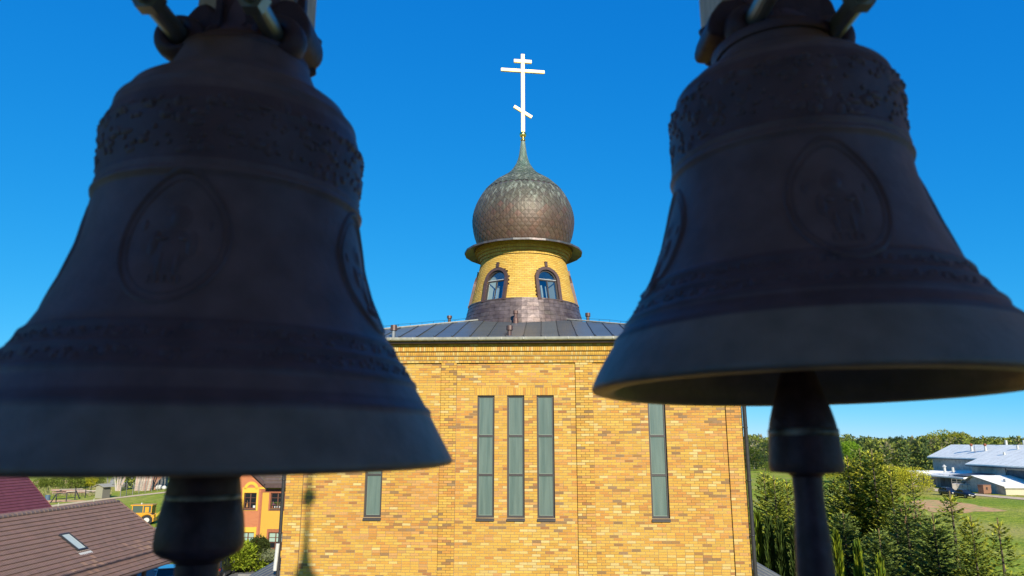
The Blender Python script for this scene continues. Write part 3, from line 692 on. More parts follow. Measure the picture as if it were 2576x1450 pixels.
# ================================================================== THE BELLS
def make_bell(bx, by, prof, label, zlip, meds, bands, seed):
    # prof: (radius, height relative to the eye), lip upwards
    t = thing('bell', label, 'bell', (bx, by, H + zlip), 0, 'bronze bells hanging in the belfry')
    P = [(r, z - zlip) for r, z in prof]
    def rad(z):
        for (r0, z0), (r1, z1) in zip(P, P[1:]):
            if z0 <= z <= z1: return r0 + (r1 - r0) * (z - z0) / max(1e-6, z1 - z0)
        return P[0][0] if z < P[0][1] else P[-1][0]
    zt = P[-1][1]
    fine = []
    # smooth the profile, then add the raised rings
    nP = 150
    for k in range(nP + 1):
        z = zt * (k / nP) ** 1.0
        r = (rad(max(0, z - .006)) + rad(z) + rad(min(zt, z + .006))) / 3 if .01 < z < zt - .004 else rad(z)
        for zb, hb, ob in bands:
            q = abs(z - zb) / hb
            if q < 1: r += ob * (1 - q * q)
        fine.append((r, z))
    inner = [(max(.004, rad(z) - .016 - .012 * max(0, 1 - z / .12)), z) for z in [zt * .93 * k / 30 for k in range(31)]]
    inner = [(inner[0][0], .0)] + inner[1:] + [(.004, zt * .94)]
    b = MB(); b.lathe(list(reversed(inner)) + [(P[0][0] - .012, -.003), (P[0][0] - .004, -.001)] + fine + [(.05, zt + .001), (.001, zt + .001)], 128)
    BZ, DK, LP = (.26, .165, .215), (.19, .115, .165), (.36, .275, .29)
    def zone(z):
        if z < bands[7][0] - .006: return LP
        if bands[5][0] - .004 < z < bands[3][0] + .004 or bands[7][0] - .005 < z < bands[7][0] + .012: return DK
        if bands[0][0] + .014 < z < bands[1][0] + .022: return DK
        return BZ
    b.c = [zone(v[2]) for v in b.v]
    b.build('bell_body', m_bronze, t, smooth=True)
    rnd = random.Random(seed)
    # raised frieze: vine scrolls and small winged heads cast in relief
    def onb(az, z, off=0.0):
        r = rad(z) + off
        for zb, hb, ob in bands:
            q = abs(z - zb) / hb
            if q < 1: r += ob * (1 - q * q)
        return Vector((r * sin(az), -r * cos(az), z))
    def relief(mb, az, z, w_, h_, o, n=8):
        r = rad(z); vs = [onb(az, z, o)]
        for k in range(n):
            a = 2 * pi * k / n; vs.append(onb(az + w_ * .6 * cos(a) / r, z + h_ * .6 * sin(a), o * .8))
        for k in range(n):
            a = 2 * pi * k / n; vs.append(onb(az + w_ * cos(a) / r, z + h_ * sin(a), -.001))
        fs = [(0, 1 + k, 1 + (k + 1) % n) for k in range(n)] + [(1 + k, 1 + n + k, 1 + n + (k + 1) % n, 1 + (k + 1) % n) for k in range(n)]
        mb.add(vs, fs)
    DK2 = (.20, .125, .175)
    def scroll(name, z0, z1, n, big, off):
        fz = MB(); ru = rnd.uniform
        for k in range(n):
            az = 2 * pi * (k + ru(-.4, .4)) / n; z = ru(z0, z1)
            relief(fz, az, z, ru(.35, 1) * big, ru(.35, 1) * big * .8, off * ru(.5, 1.1), 7)
            if k % 3 == 0:                     # curling stem
                for j in range(5): relief(fz, az + .02 * j, (z0 + z1) / 2 + (z1 - z0) * .38 * sin(j * 1.3 + k), big * .32, big * .32, off * .8, 6)
        fz.c = [DK2] * len(fz.c); fz.build(name, m_bronze, t, smooth=True)
    scroll('frieze', bands[0][0] + .022, bands[1][0] + .012, 150, .0145, .0026)
    scroll('lower_frieze', bands[4][0] + .006, bands[3][0] - .006, 110, .008, .0018)
    scroll('lower_frieze', bands[5][0] + .006, bands[4][0] - .006, 110, .009, .0020)
    # pointed oval icons in a corded frame
    for az0, z0, wv, hv in meds:
        m = MB(); r = rad(z0)
        def ov(a, k=1.0):
            x, y = sin(a), cos(a); sharp = (1 + .18 * max(0, y) ** 6)
            return az0 + wv * k * x / rad(z0 + hv * k * y * sharp), z0 + hv * k * y * sharp
        n = 56
        for k0, k1, o in ((1.0, .93, .0036), (.86, .82, .0018)):
            vs = []
            for k in range(n):
                a = 2 * pi * k / n
                p = ov(a, k0 + .02); q = ov(a, (k0 + k1) / 2); s_ = ov(a, k1 - .02)
                vs += [onb(p[0], p[1], -.001), onb(q[0], q[1], o), onb(s_[0], s_[1], -.001)]
            fs = []
            for k in range(n):
                a, b_ = 3 * k, 3 * ((k + 1) % n); fs += [(a, a + 1, b_ + 1, b_), (a + 1, a + 2, b_ + 2, b_ + 1)]
            m.add(vs, fs)
        # a draped standing half-figure with a round nimbus
        relief(m, az0, z0 + hv * .36, wv * .34, wv * .34, .0012, 16); relief(m, az0, z0 + hv * .34, wv * .17, wv * .22, .0028, 12)
        relief(m, az0, z0 - hv * .15, wv * .40, hv * .42, .002, 14)
        for s in (-1, 1):
            relief(m, az0 + s * wv * .33 / r, z0 - hv * .05, wv * .13, hv * .26, .0028); relief(m, az0 + s * wv * .14 / r, z0 - hv * .35, wv * .07, hv * .26, .003)
            relief(m, az0 + s * wv * .60 / r, z0 + hv * .25, wv * .08, hv * .12, .0014); relief(m, az0 + s * wv * .2 / r, z0 + hv * .02, wv * .16, hv * .06, .0034)
        for q in range(5): relief(m, az0 + (q - 2) * wv * .12 / r, z0 - hv * .62, wv * .04, hv * .10, .002, 6)
        m.c = [(.225, .14, .185)] * len(m.c); m.build('icon_relief', m_bronze, t, smooth=True)
    return t, rad, zt

p1 = [(.309, -.029), (.312, -.025), (.302, -.006), (.290, .016), (.276, .043), (.262, .067), (.248, .091), (.234, .112), (.221, .133), (.208, .159), (.193, .196), (.1805, .239), (.1735, .281), (.1705, .310), (.171, .335), (.1725, .360), (.1735, .384), (.1705, .403), (.1655, .423), (.156, .448), (.143, .465), (.132, .476), (.114, .486), (.103, .500), (.097, .516), (.089, .535)]
a1 = [(.304, .5, .0)]
zl1 = -.029
# picture azimuth towards the camera
def toward(bx, by): return atan2(-bx, by)
B1 = (-.39, .95); B2 = (.383, .93)
def az_of(bx, by, px, py, r):              # azimuth on the bell where the sight line through (px,py) meets radius r
    d = ray(px, py); h = Vector((d.x, d.y)); c = Vector((bx, by)); A = h.dot(h); Bq = -2 * h.dot(c); Cq = c.dot(c) - r * r
    t = (-Bq - sqrt(max(0, Bq * Bq - 4 * A * Cq))) / (2 * A); p = h * t - c; return atan2(p.x, -p.y), (d * t).z
m1a, m1z = az_of(*B1, 437, 605, .185); m1b = az_of(*B1, 893, 640, .185)[0]
bell1, rad1, zt1 = make_bell(*B1, p1, 'larger dark bronze bell, hanging lower, with its lip near eye level', zl1,
    [(m1a, m1z - zl1, .062, .078), (m1b + .12, m1z - zl1 - .004, .062, .078), (m1a - 1.3, m1z - zl1, .062, .078), (m1a + 3.1, m1z - zl1, .062, .078)],
    [(.312 - zl1, .006, .0055), (.398 - zl1, .005, .003), (.440 - zl1, .006, .003), (.124 - zl1, .006, .0035), (.100 - zl1, .0045, .0035), (.076 - zl1, .006, .004), (.324 - zl1, .004, .002), (.040 - zl1, .006, .0035), (.464 - zl1, .004, .002)], 3)
p2 = [(.276, .062), (.278, .066), (.271, .082), (.263, .097), (.251, .117), (.238, .137), (.2235, .158), (.205, .186), (.190, .217), (.1735, .262), (.1635, .298), (.1575, .325), (.1545, .352), (.1545, .373), (.154, .395), (.1545, .412), (.156, .437), (.1525, .455), (.1455, .470), (.137, .487), (.1145, .504), (.098, .512), (.087, .523), (.080, .545)]
zl2 = .062
m2a, m2z = az_of(*B2, 2112, 520, .170); m2b = az_of(*B2, 1706, 590, .165)[0]
bell2, rad2, zt2 = make_bell(*B2, p2, 'smaller bronze bell hanging higher, its open underside showing above the clapper', zl2,
    [(m2a, m2z - zl2, .058, .076), (m2b - .1, m2z - zl2 - .01, .055, .074), (m2a + 1.4, m2z - zl2, .058, .076), (m2a - 2.9, m2z - zl2, .058, .076)],
    [(.358 - zl2, .006, .0045), (.452 - zl2, .005, .002), (.478 - zl2, .006, .003), (.194 - zl2, .006, .0035), (.174 - zl2, .0045, .003), (.152 - zl2, .006, .0035), (.372 - zl2, .004, .002), (.131 - zl2, .006, .003), (.497 - zl2, .004, .002)], 5)

def crown(t, bx, by, zt, zl, ringpx, ringy, left):
    """crown of the bell: neck, lugs with eyes, long bolts through the eyes, straps and the wooden yoke"""
    Hz = H + zl
    c = MB(); c.lathe([(.085, zt - .004), (.090, zt + .006), (.080, zt + .014), (.060, zt + .030), (.050, zt + .045), (.045, zt + .16)], 28)
    c.c = [(.2, .12, .18)] * len(c.c); c.build('crown_neck', m_bronze, t, smooth=True)
    for i, (px, py, rr) in enumerate(ringpx):
        p = at_y(px, py, by - .035 + ringy[i]); lx, lz = p.x - bx, p.z - Hz
        lug = MB(); n = 28; m_ = 14
        # eye: a thick ring whose axis points along the bell beam's bolts, with a flared shoulder
        vs = []; fs = []
        for k in range(n):
            a = 2 * pi * k / n; ctr = Vector((lx + rr * cos(a), -.035 + ringy[i], lz + rr * sin(a)))
            tr = .0135 + .003 * cos(2 * a)
            for j in range(m_):
                b = 2 * pi * j / m_; vs.append(ctr + Vector((cos(a) * cos(b) * tr, sin(b) * .024, sin(a) * cos(b) * tr)))
        for k in range(n):
            for j in range(m_):
                fs.append((k * m_ + j, ((k + 1) % n) * m_ + j, ((k + 1) % n) * m_ + (j + 1) % m_, k * m_ + (j + 1) % m_))
        lug.add(vs, fs)
        sx = 1 if lx > 0 else -1
        lug.tube([(lx * .8, -.02, zt - .006), (lx * 1.02, -.02, zt + .012), (lx, -.03, lz - rr * .9)], [.030, .020, .015], 12)
        lug.tube([(lx * .3, -.03, lz), (lx - sx * rr, -.033, lz)], [.030, .016], 12)
        lug.c = [(.12, .07, .11)] * len(lug.c); lug.build('canon_loop', m_bronze, t, smooth=True, fix=True)
        ey = MB(); ey.tube([(lx, -.030 + ringy[i], lz), (lx, -.010 + ringy[i], lz)], rr, 18); ey.build('bushing', m_eye, t)
        bo = MB(); y0, y1 = -.035 + ringy[i] - .16, .13
        bo.tube([(lx, y0, lz), (lx, y1, lz)], .0135, 16, mi=0); bo.tube([(lx, y0 + .05, lz), (lx, y0 + .068, lz)], .021, 6, mi=0)
        bo.build('through_bolt', [m_steel], t, smooth=False)
    # rear pair of loops, seen between the front ones
    for s in (-1, 1):
        lug = MB(); pts = [Vector((s * .03, .04, zt)), Vector((s * .075, .05, zt + .03)), Vector((s * .080, .05, zt + .07)), Vector((s * .05, .045, zt + .10)), Vector((s * .02, .03, zt + .11))]
        lug.tube(pts, [.018, .016, .015, .015, .018], 12); lug.c = [(.12, .07, .11)] * len(lug.c); lug.build('canon_loop', m_bronze, t, smooth=True)
    # outer lug that makes the bulge of the outline
    for s, dz, o in ((-1, .042, .093), (1, .050, .099)) if left else ((-1, .030, .104), (1, .050, .086)):
        lug = MB()
        prof = [(s * .060, zt + .012), (s * (o - .022), zt + .018), (s * (o - .004), zt + dz * .65), (s * o, zt + dz), (s * (o - .006), zt + dz + .022), (s * (o - .022), zt + dz + .044), (s * .055, zt + dz + .05), (s * .03, zt + dz + .03), (s * .03, zt)]
        lug.prism(prof, 'y', -.028, .055); lug.c = [(.12, .07, .11)] * len(lug.c); ob = lug.build('crown_lug', m_bronze, t, fix=True)
        bv = ob.modifiers.new('round', 'BEVEL'); bv.width = .009; bv.segments = 4; bv.limit_method = 'ANGLE'; bv.angle_limit = radians(20)
    for x0, x1, y0, y1 in ((-.028, .026, -.048, -.040), (.070, .082, -.006, .006)) if left else ((-.022, .05, -.050, -.040), (-.064, -.055, -.006, .006)):
        st = MB(); st.box(x0, x1, y0, y1, zt + .02, zt + .30); st.build('iron_strap', m_iron, t)
    st = MB(); st.box(-.028, -.020, -.055, -.048, zt + .03, zt + .30); st.build('iron_strap', m_iron, t)
    yk = MB(); yk.box(-.075, .066, -.01, .10, zt + .075, zt + .31); yk.build('wooden_yoke', m_wood, t)
crown(bell1, *B1, zt1, zl1, [(462, 104, .023), (700, 104, .024)], (.0, .0), True)
bell2.rotation_euler.x = radians(-1.1); bell2.location.z += .003
crown(bell2, *B2, zt2, zl2, [(1893, 66, .020), (2088, 100, .021)], (.0, .0), False)

# clappers
def clapper(t, bx, by, zl, prof, hang, sway=0.0):
    prof = [(r, z) for r, z in prof]
    c = MB(); c.lathe([(r, z - zl) for r, z in prof], 40)
    c.tube([(0, 0, prof[0][1] - zl - .002), (0, 0, hang)], [.012, .009], 10)
    o = c.build('clapper', m_iron, t, smooth=True)
    o.location.x = sway; e = o.modifiers.new('edge', 'EDGE_SPLIT'); e.split_angle = radians(42)
    zb_ = prof[6][1] if zl < 0 else prof[7][1]; rb_ = prof[6][0] if zl < 0 else prof[7][0]
    wb = MB(); wb.lathe([(rb_ - .002, zb_ - zl - .007), (rb_ + .0012, zb_ - zl - .004), (rb_ + .0010, zb_ - zl + .004), (rb_ - .003, zb_ - zl + .007)], 32); wb.build('glint_ring', M('glint_iron', (.30, .26, .28), rough=.45, metal=.3, var=.7, vs=14), t, smooth=True).location.x = sway  # lighter ring paints the soft sky glint on the clapper
    return o
# silhouette radii of the clapper read against the bell's axis
clapper(bell1, *B1, zl1, [(.010, .005), (.022, -.018), (.036, -.033), (.0415, -.040), (.0430, -.0472), (.0460, -.0675), (.0452, -.0695), (.0472, -.074), (.0509, -.094), (.0533, -.1133), (.0538, -.127), (.0522, -.134), (.045, -.140), (.034, -.144), (.0265, -.150), (.0255, -.21), (.030, -.30), (.024, -.36), (.004, -.365)], .45, -.007)
clapper(bell2, *B2, zl2, [(.012, .155), (.0165, .10), (.0215, .084), (.0290, .060), (.0350, .040), (.0385, .027), (.0408, .016), (.0416, .008), (.0425, .001), (.0446, -.028), (.0448, -.036), (.043, -.041), (.022, -.043), (.0182, -.047), (.0178, -.07), (.0182, -.088), (.0192, -.100), (.0208, -.12), (.0228, -.16), (.0240, -.24), (.020, -.26), (.004, -.262)], .36, -.010)

# ================================================================== THE BELFRY round the camera
bf = thing('belfry', 'open brick belfry the photograph was taken from, its shadow falling on the church wall', 'bell tower', (0, -.3, 0), 0)
Wb = 2.25; y0, y1 = -2.3, 2.3
m_bf = brick_tex('belfry_brick', (0.55, 0.30, 0.08), (0.42, 0.20, 0.06), (0.30, 0.26, 0.2))
b = MB(); b.box(-Wb, Wb, y0, y1, 0, H - 1.75); b.build('tower_shaft', m_bf, bf)
b = MB(); b.box(-Wb - .05, Wb + .05, y0 - .05, y1 + .05, H - 1.748, H - 1.6); b.build('floor_slab', m_concrete, bf)
for sx in (-1, 1):
    for sy in (-1, 1):
        b = MB(); b.box(min(sx * Wb, sx * (Wb - .42)), max(sx * Wb, sx * (Wb - .42)), min(sy * 2.3, sy * 1.95), max(sy * 2.3, sy * 1.95), H - 1.598, H + 2.6); b.build('corner_pier', m_bf, bf)
b = MB(); b.box(-Wb + .422, Wb - .422, 1.98, 2.26, H - 1.598, H - .75); b.build('parapet', m_bf, bf)
b = MB(); b.box(-Wb + .422, Wb - .422, y0, y0 + .3, H - 1.598, H + 2.598); b.build('rear_wall', m_inner, bf)
for sx in (-1, 1):
    b = MB(); b.box(min(sx * Wb, sx * (Wb - .3)) , max(sx * Wb, sx * (Wb - .3)), -1.948, 1.948, H - 1.598, H - .7); b.build('parapet', m_bf, bf)
    b = MB(); b.box(min(sx * Wb, sx * (Wb - .3)) , max(sx * Wb, sx * (Wb - .3)), -1.948, 1.948, H + 1.9, H + 2.598); b.build('lintel', m_bf, bf)
b = MB(); b.box(-Wb + .422, Wb - .422, 1.98, 2.28, H + 2.25, H + 2.598); b.build('lintel', m_bf, bf)
b = MB(); b.box(-Wb, Wb, y0, y1, H + 2.602, H + 2.8); b.build('ceiling_slab', m_wood, bf)
b = MB(); yb = B1[1] + .3 + .045
b.box(-Wb + .03, Wb - .03, yb - .07, yb + .07, H + .80, H + .98); b.build('bell_beam', m_wood, bf)
for sx in (-1, 1):
    b = MB(); b.box(sx * 2.04 - .07, sx * 2.04 + .07, yb - .3, yb + .3, H + .65, H + .798); b.box(sx * 2.04 - .06, sx * 2.04 + .06, yb - .06, yb + .06, H - 1.598, H + .648); b.build('beam_post', m_wood, bf)
b = MB(); b.lathe([(3.6, H + 2.75), (3.55, H + 2.85), (1.25, H + 4.1)], 4, col=(.1, .09, .085), a0=pi / 4); b.build('roof', m_copper, bf)
b = MB(); b.lathe([(.95, H + 4.0), (.95, H + 4.75), (1.1, H + 4.8), (1.1, H + 4.9), (.8, H + 4.95)], 24); b.build('drum', m_bf, bf)
b = MB(); b.lathe([(.80, H + 4.95), (1.0, H + 5.3), (1.05, H + 5.6), (.95, H + 6.1), (.75, H + 6.5), (.5, H + 6.85), (.28, H + 7.15), (.16, H + 7.5), (.09, H + 7.9), (.05, H + 8.9), (.05, H + 9.25)], 28, col=(.14, .12, .09)); b.build('dome', m_copper, bf, smooth=True)
b = MB(); b.lathe([(max(.001, .2 * sin(t)), H + 9.35 - .26 * cos(t)) for t in [pi * k / 12 for k in range(13)]], 20); b.build('gilded_ball', m_gold, bf, smooth=True)
b = MB(); b.box(-.05, .05, -.03, .03, H + 9.55, H + 12.0); b.box(-.6, .6, -.034, .034, H + 11.1, H + 11.2); b.box(-.28, .28, -.034, .034, H + 11.55, H + 11.65)
b.box(-.3, .3, -.034, .034, -.04, .04, T=Matrix.Translation((0, 0, H + 10.2)) @ Matrix.Rotation(.5, 4, 'Y')); b.build('cross', m_crossgold, bf)
# ================================================================== GROUND, FIELD, PATHS
def ground_mat():
    m = M('meadow', (0.1, 0.16, 0.03), rough=0.95, spec=.1); n = m.node_tree.nodes; l = m.node_tree.links; b = n['Principled BSDF']
    g = n.new('ShaderNodeNewGeometry')
    def N(scale, det=6, st=(1, 1, 1)):
        mp = n.new('ShaderNodeMapping'); mp.inputs['Scale'].default_value = st; l.new(g.outputs['Position'], mp.inputs[0])
        t = n.new('ShaderNodeTexNoise'); t.inputs['Scale'].default_value = scale; t.inputs['Detail'].default_value = det; l.new(mp.outputs[0], t.inputs[0]); return t.outputs[0]
    def ramp(src, a, b_, p0, p1):
        r = n.new('ShaderNodeValToRGB'); r.color_ramp.elements[0].position = p0; r.color_ramp.elements[1].position = p1
        k_ = ALB if max(b_) != min(b_) else 1; r.color_ramp.elements[0].color = (*[x * k_ for x in a], 1); r.color_ramp.elements[1].color = (*[x * k_ for x in b_], 1); l.new(src, r.inputs[0]); return r.outputs[0]
    def mix(f, a, c):
        x = n.new('ShaderNodeMix'); x.data_type = 'RGBA'; l.new(f, x.inputs[0]); l.new(a, x.inputs[6]); l.new(c, x.inputs[7]); return x.outputs[2]
    c1 = ramp(N(.9, 10), (.24, .36, .028), (.62, .66, .07), .38, .62)
    c2 = ramp(N(1.7, 10), (.56, .54, .10), (.72, .60, .19), .35, .65)
    f1 = ramp(N(.06, 8, (1, .6, 1)), (0, 0, 0), (1, 1, 1), .46, .66)
    out = mix(f1, c1, c2)
    c3 = ramp(N(1.1, 10), (.17, .32, .028), (.36, .52, .055), .4, .6)
    f2 = ramp(N(.035, 6), (0, 0, 0), (.7, .7, .7), .52, .64)
    out = mix(f2, out, c3)
    l.new(out, b.inputs['Base Color'])
    bp = n.new('ShaderNodeBump'); bp.inputs['Strength'].default_value = .9; bp.inputs['Distance'].default_value = .25; l.new(N(2.5, 8), bp.inputs['Height']); l.new(bp.outputs[0], b.inputs['Normal'])
    return m
m_meadow = ground_mat()
g = MB(); S = 2500; g.add([(-S, -S, 0), (S, -S, 0), (S, S, 0), (-S, S, 0)], [(0, 1, 2, 3)]); struct('ground', g, m_meadow)
m_path = M('gravel_track', (1.0, 0.74, 0.42), rough=.95, var=.2, vs=.8, bump=.4, bs=6)
m_road = M('worn_concrete_road', (1.0, 0.76, 0.50), rough=.9, var=.25, vs=.4, bump=.3, bs=3, col2=(.85, .65, .42))
m_soil = M('bare_soil', (1.0, 0.50, 0.22), rough=.95, var=.3, vs=.5, col2=(.62, .55, .14), bump=.5, bs=3)
m_yard = M('paved_yard', (0.20, 0.20, 0.20), rough=.9, var=.15, vs=.7)
def strip(name, pts, wid, z, mat):
    b = MB(); P = [Vector((p[0], p[1], z)) for p in pts]; vs = []
    for i, p in enumerate(P):
        d = (P[min(i + 1, len(P) - 1)] - P[max(0, i - 1)]).normalized(); nn = Vector((-d.y, d.x, 0)); ww = wid[i] if isinstance(wid, list) else wid
        vs += [p + nn * ww * .5 * U(.93, 1.07), p - nn * ww * .5 * U(.93, 1.07)]
    b.add(vs, [(2 * i + 1, 2 * i + 3, 2 * i + 2, 2 * i) for i in range(len(P) - 1)]); return struct(name, b, mat)
def patch(name, pts, z, mat):
    ar = sum(p[0] * q[1] - q[0] * p[1] for p, q in zip(pts, list(pts[1:]) + [pts[0]]))
    if ar < 0: pts = list(reversed(pts))
    b = MB(); b.add([(p[0], p[1], z) for p in pts], [tuple(range(len(pts)))]); return struct(name, b, mat)
def fine(pts, k=5):
    out = []
    for a, b in zip(pts, pts[1:]):
        for j in range(k): out.append(a.lerp(b, j / k))
    return out + [pts[-1]]
strip('path', fine([at_z(-60, 1302), at_z(130, 1274), at_z(260, 1257), at_z(410, 1240), at_z(560, 1222)], 6), 2.3, .05, m_path)
strip('road', fine([at_z(2230, 1206), at_z(2330, 1229), at_z(2400, 1240), at_z(2480, 1247.5), at_z(2640, 1262), at_z(2900, 1290)], 5), 4.4, .07, m_road)
patch('yard_ground', [at_z(2322, 1214), at_z(2380, 1226), at_z(2470, 1238), at_z(2600, 1250), at_z(2800, 1262), at_z(2800, 1206), at_z(2322, 1206)], .04, m_road)
c = at_z(2385, 1276)
def blotch(name, cx, cy, rx, ry, rot, z, mat, seed):
    rr = random.Random(seed); pts = []
    for k in range(36):
        a = 2 * pi * k / 36; q = 1 + .22 * sin(3 * a + seed) + .12 * sin(7 * a + seed * 2) + rr.uniform(-.08, .08)
        x, y = rx * q * cos(a), ry * q * sin(a); pts.append((cx + x * cos(rot) - y * sin(rot), cy + x * sin(rot) + y * cos(rot)))
    return patch(name, pts, z, mat)
sp_ = [(2285, 1264), (2315, 1258), (2345, 1259), (2380, 1261), (2410, 1264), (2440, 1268), (2470, 1275), (2505, 1281), (2540, 1287), (2500, 1289), (2455, 1287), (2420, 1292), (2385, 1288), (2350, 1290), (2320, 1283), (2300, 1275)]
patch('soil_patch', [at_z(x + U(-3, 3), y + U(-1, 1)) for x, y in sp_], .035, m_soil)
c = at_z(128, 1262); blotch('soil_patch', c.x, c.y, 5.5, 2.8, .3, .035, M('sandy_soil', (1.1, .62, .28), rough=.95, var=.25, vs=1), 3)
c = at_z(120, 1213); blotch('soil_patch', c.x, c.y, 14, 9, .3, .035, bpy.data.materials['sandy_soil'], 4)
c = at_z(500, 1470); patch('parking_area', [(-60, 20), (-9, 20), (-9, 66), (-36, 66), (-44, 52), (-60, 50)], .02, m_yard)

# ================================================================== TREES
def diamond(mb, p, d, up, L, wd, col):
    s = d.cross(up)
    if s.length < 1e-4: s = d.orthogonal()
    s.normalize(); m_ = p + d * (L * .45)
    mb.add([p, m_ + s * wd, p + d * L, m_ - s * wd], [(0, 1, 2, 3)], col)
def spruce(seed, h, rad, dens=1.0, green=(.19, .25, .035), tip=(.80, .76, .07), sp=.27):
    rn = random.Random(seed); u = rn.uniform; cr = MB(); tr = MB()
    tr.tube([(0, 0, 0), (0, 0, h * .5), (0, 0, h * .93)], [.13 * h / 9, .08 * h / 9, .02], 7)
    z = .25
    while z < h * .96:
        t = z / h; L0 = rad * (1 - t) ** .78 * u(.9, 1.08) + .10; nb = max(5, int((11 - 5 * t) * dens)); off = u(0, 6.3)
        for k in range(nb):
            a = off + 2 * pi * k / nb + u(-.3, .3); L = L0 * u(.72, 1.12); zz = z + u(-.12, .12)
            rise = -.10 + .55 * t + u(-.1, .1); n = max(3, int(L / .095)); prev = None
            for j in range(1, n + 1):
                s = j / n; r = L * s; zc = zz + r * rise - .22 * L * sin(s * pi) * (1 - t) + .16 * L * s * s
                p = Vector((r * cos(a), r * sin(a), zc)); out = Vector((cos(a), sin(a), rise + .25 * s)).normalized(); side = Vector((-sin(a), cos(a), 0))
                tl = (.34 * (1 - .45 * s) * (1 - .35 * t)) * u(.8, 1.25)
                cc = lerp(green, tip, min(1, max(0, (s - .45) * 1.3 * u(.3, 1.2) + .15 * t))); cc = jit(cc, .18)
                for sg in (-1, 1):
                    d = (out * .75 + side * sg * u(.5, .95) + Vector((0, 0, u(-.30, .30)))).normalized(); diamond(cr, p, d, Vector((u(-.6, .6), u(-.6, .6), 1)), tl, .042 + .022 * u(0, 1), cc)
                if j % 2 == 0: diamond(cr, p, (out + Vector((0, 0, u(-.5, .1)))).normalized(), Vector((u(-1, 1), u(-1, 1), .2)), tl * .95, .055, lerp(cc, green, .5))
            diamond(cr, p, (out + Vector((0, 0, .25))).normalized(), Vector((0, 0, 1)), .26, .028, jit(tip, .15))
        z += sp * u(.8, 1.2) * (1 - .35 * t)
    for k in range(5):
        a = 2 * pi * k / 5; diamond(cr, Vector((0, 0, h * .93)), Vector((.35 * cos(a), .35 * sin(a), 1)).normalized(), Vector((sin(a), -cos(a), 0)), .45, .03, jit(tip, .1))
    lead = MB(); lead.tube([(0, 0, h * .9), (0, 0, h)], [.034, .022], 5)
    for k in range(9): diamond(lead, Vector((0, 0, h * .9 + k * h * .011)), Vector((u(-.5, .5), u(-.5, .5), 1)).normalized(), Vector((u(-1, 1), u(-1, 1), 0)), .14, .014, (.20, .17, .05))
    return cr.mesh('crown', m_conifer), tr.mesh('trunk', m_bark), lead.mesh('leader_shoot', M('young_shoot', (.26, .19, .08), rough=.8))
def tree_obj(name, label, meshes, loc, rz, s=1.0, group=None, cat='tree', sz=None):
    t = thing(name, label, cat, loc, rz, group); t.scale = (s, s, sz or s)
    for me in meshes: place(me.name.split('.')[0], me, t)
    return t
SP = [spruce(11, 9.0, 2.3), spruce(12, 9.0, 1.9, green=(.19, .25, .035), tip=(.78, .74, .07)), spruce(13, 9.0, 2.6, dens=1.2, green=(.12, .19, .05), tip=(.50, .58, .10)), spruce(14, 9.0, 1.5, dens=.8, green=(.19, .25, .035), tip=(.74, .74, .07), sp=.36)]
# (picture x and y of the tip, distance, variant, width factor, label)
TR = [
 (1921, 1188, 47, 1, 1.0, 'bushy spruce with yellow-green tips, nearest to the church corner downpipe'),
 (1946, 1196, 44, 0, 1.0, 'sunlit spruce standing just right of the one at the church corner'),
 (1978, 1206, 46, 1, 1.0, 'spruce half hidden behind the left edge of the hanging clapper rope'),
 (2062, 1196, 52, 3, 1.0, 'thin-topped spruce just right of the smaller bell\'s clapper'),
 (2096, 1205, 50, 1, 1.0, 'yellowish spruce between the clapper and the tallest spruces'),
 (2130, 1146, 47, 0, 1.05, 'tall spruce with several upright shoots, first of the tall clump'),
 (2161, 1128, 49, 2, 1.0, 'tallest spruce with a forked bare leader against the pine wood'),
 (2192, 1130, 46, 0, 1.05, 'tall spruce with one long straight leader before the willow bushes'),
 (2236, 1172, 44, 1, .9, 'spruce with a thin pale leader rising in front of the willow bushes'),
 (2292, 1190, 41, 3, .8, 'dark spruce with a slender top beside the willow bush edge'),
 (2275, 1262, 36, 2, 1.15, 'low dark spruce hung with brown cones in front of the bare soil'),
 (2345, 1290, 33, 2, 1.1, 'broad dark grey-green spruce with drooping branches'),
 (2388, 1235, 35, 3, 1.15, 'slim spruce whose leader points at the two parked dark cars'),
 (2441, 1296, 31, 0, .8, 'spruce with a crooked orange leader at the edge of the meadow'),
 (2508, 1302, 29, 3, 1.0, 'lone young spruce standing out on the green meadow'),
 (2210, 1330, 34, 2, 1.1, 'shaded spruce low in the middle of the conifer row'),
 (2120, 1290, 40, 2, 1.2, 'dense shaded spruce under the tall clump'),
 (2020, 1270, 42, 2, 1.1, 'shaded spruce behind the hanging clapper rope'),
]
for k, (px, py, Y, v, ws, lab) in enumerate(TR):
    p = at_y(px, py, Y); h = p.z; s = h / 9.0 * 1.0
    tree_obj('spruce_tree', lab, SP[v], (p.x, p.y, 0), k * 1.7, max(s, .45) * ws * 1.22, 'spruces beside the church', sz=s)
# brown cones on the dark low spruce
cn = MB()
for k in range(14):
    p = at_y(2262 + 75 * R(), 1270 + 50 * R(), 35.2); cn.tube([p, p - Vector((0, 0, .06)), p - Vector((0, 0, .14))], [.012, .024, .008], 6)
cone_tree = [o for o in bpy.data.objects if o.get('label', '').startswith('low dark spruce')][0]
cone_tree_inv = (Matrix.Translation(cone_tree.location) @ Matrix.Rotation(cone_tree.rotation_euler.z, 4, 'Z') @ Matrix.Diagonal((*cone_tree.scale, 1))).inverted()
cn.v = [tuple(cone_tree_inv @ Vector(v)) for v in cn.v]; cn.build('cone_cluster', M('spruce_cone', (.30, .14, .07), rough=.8), cone_tree)
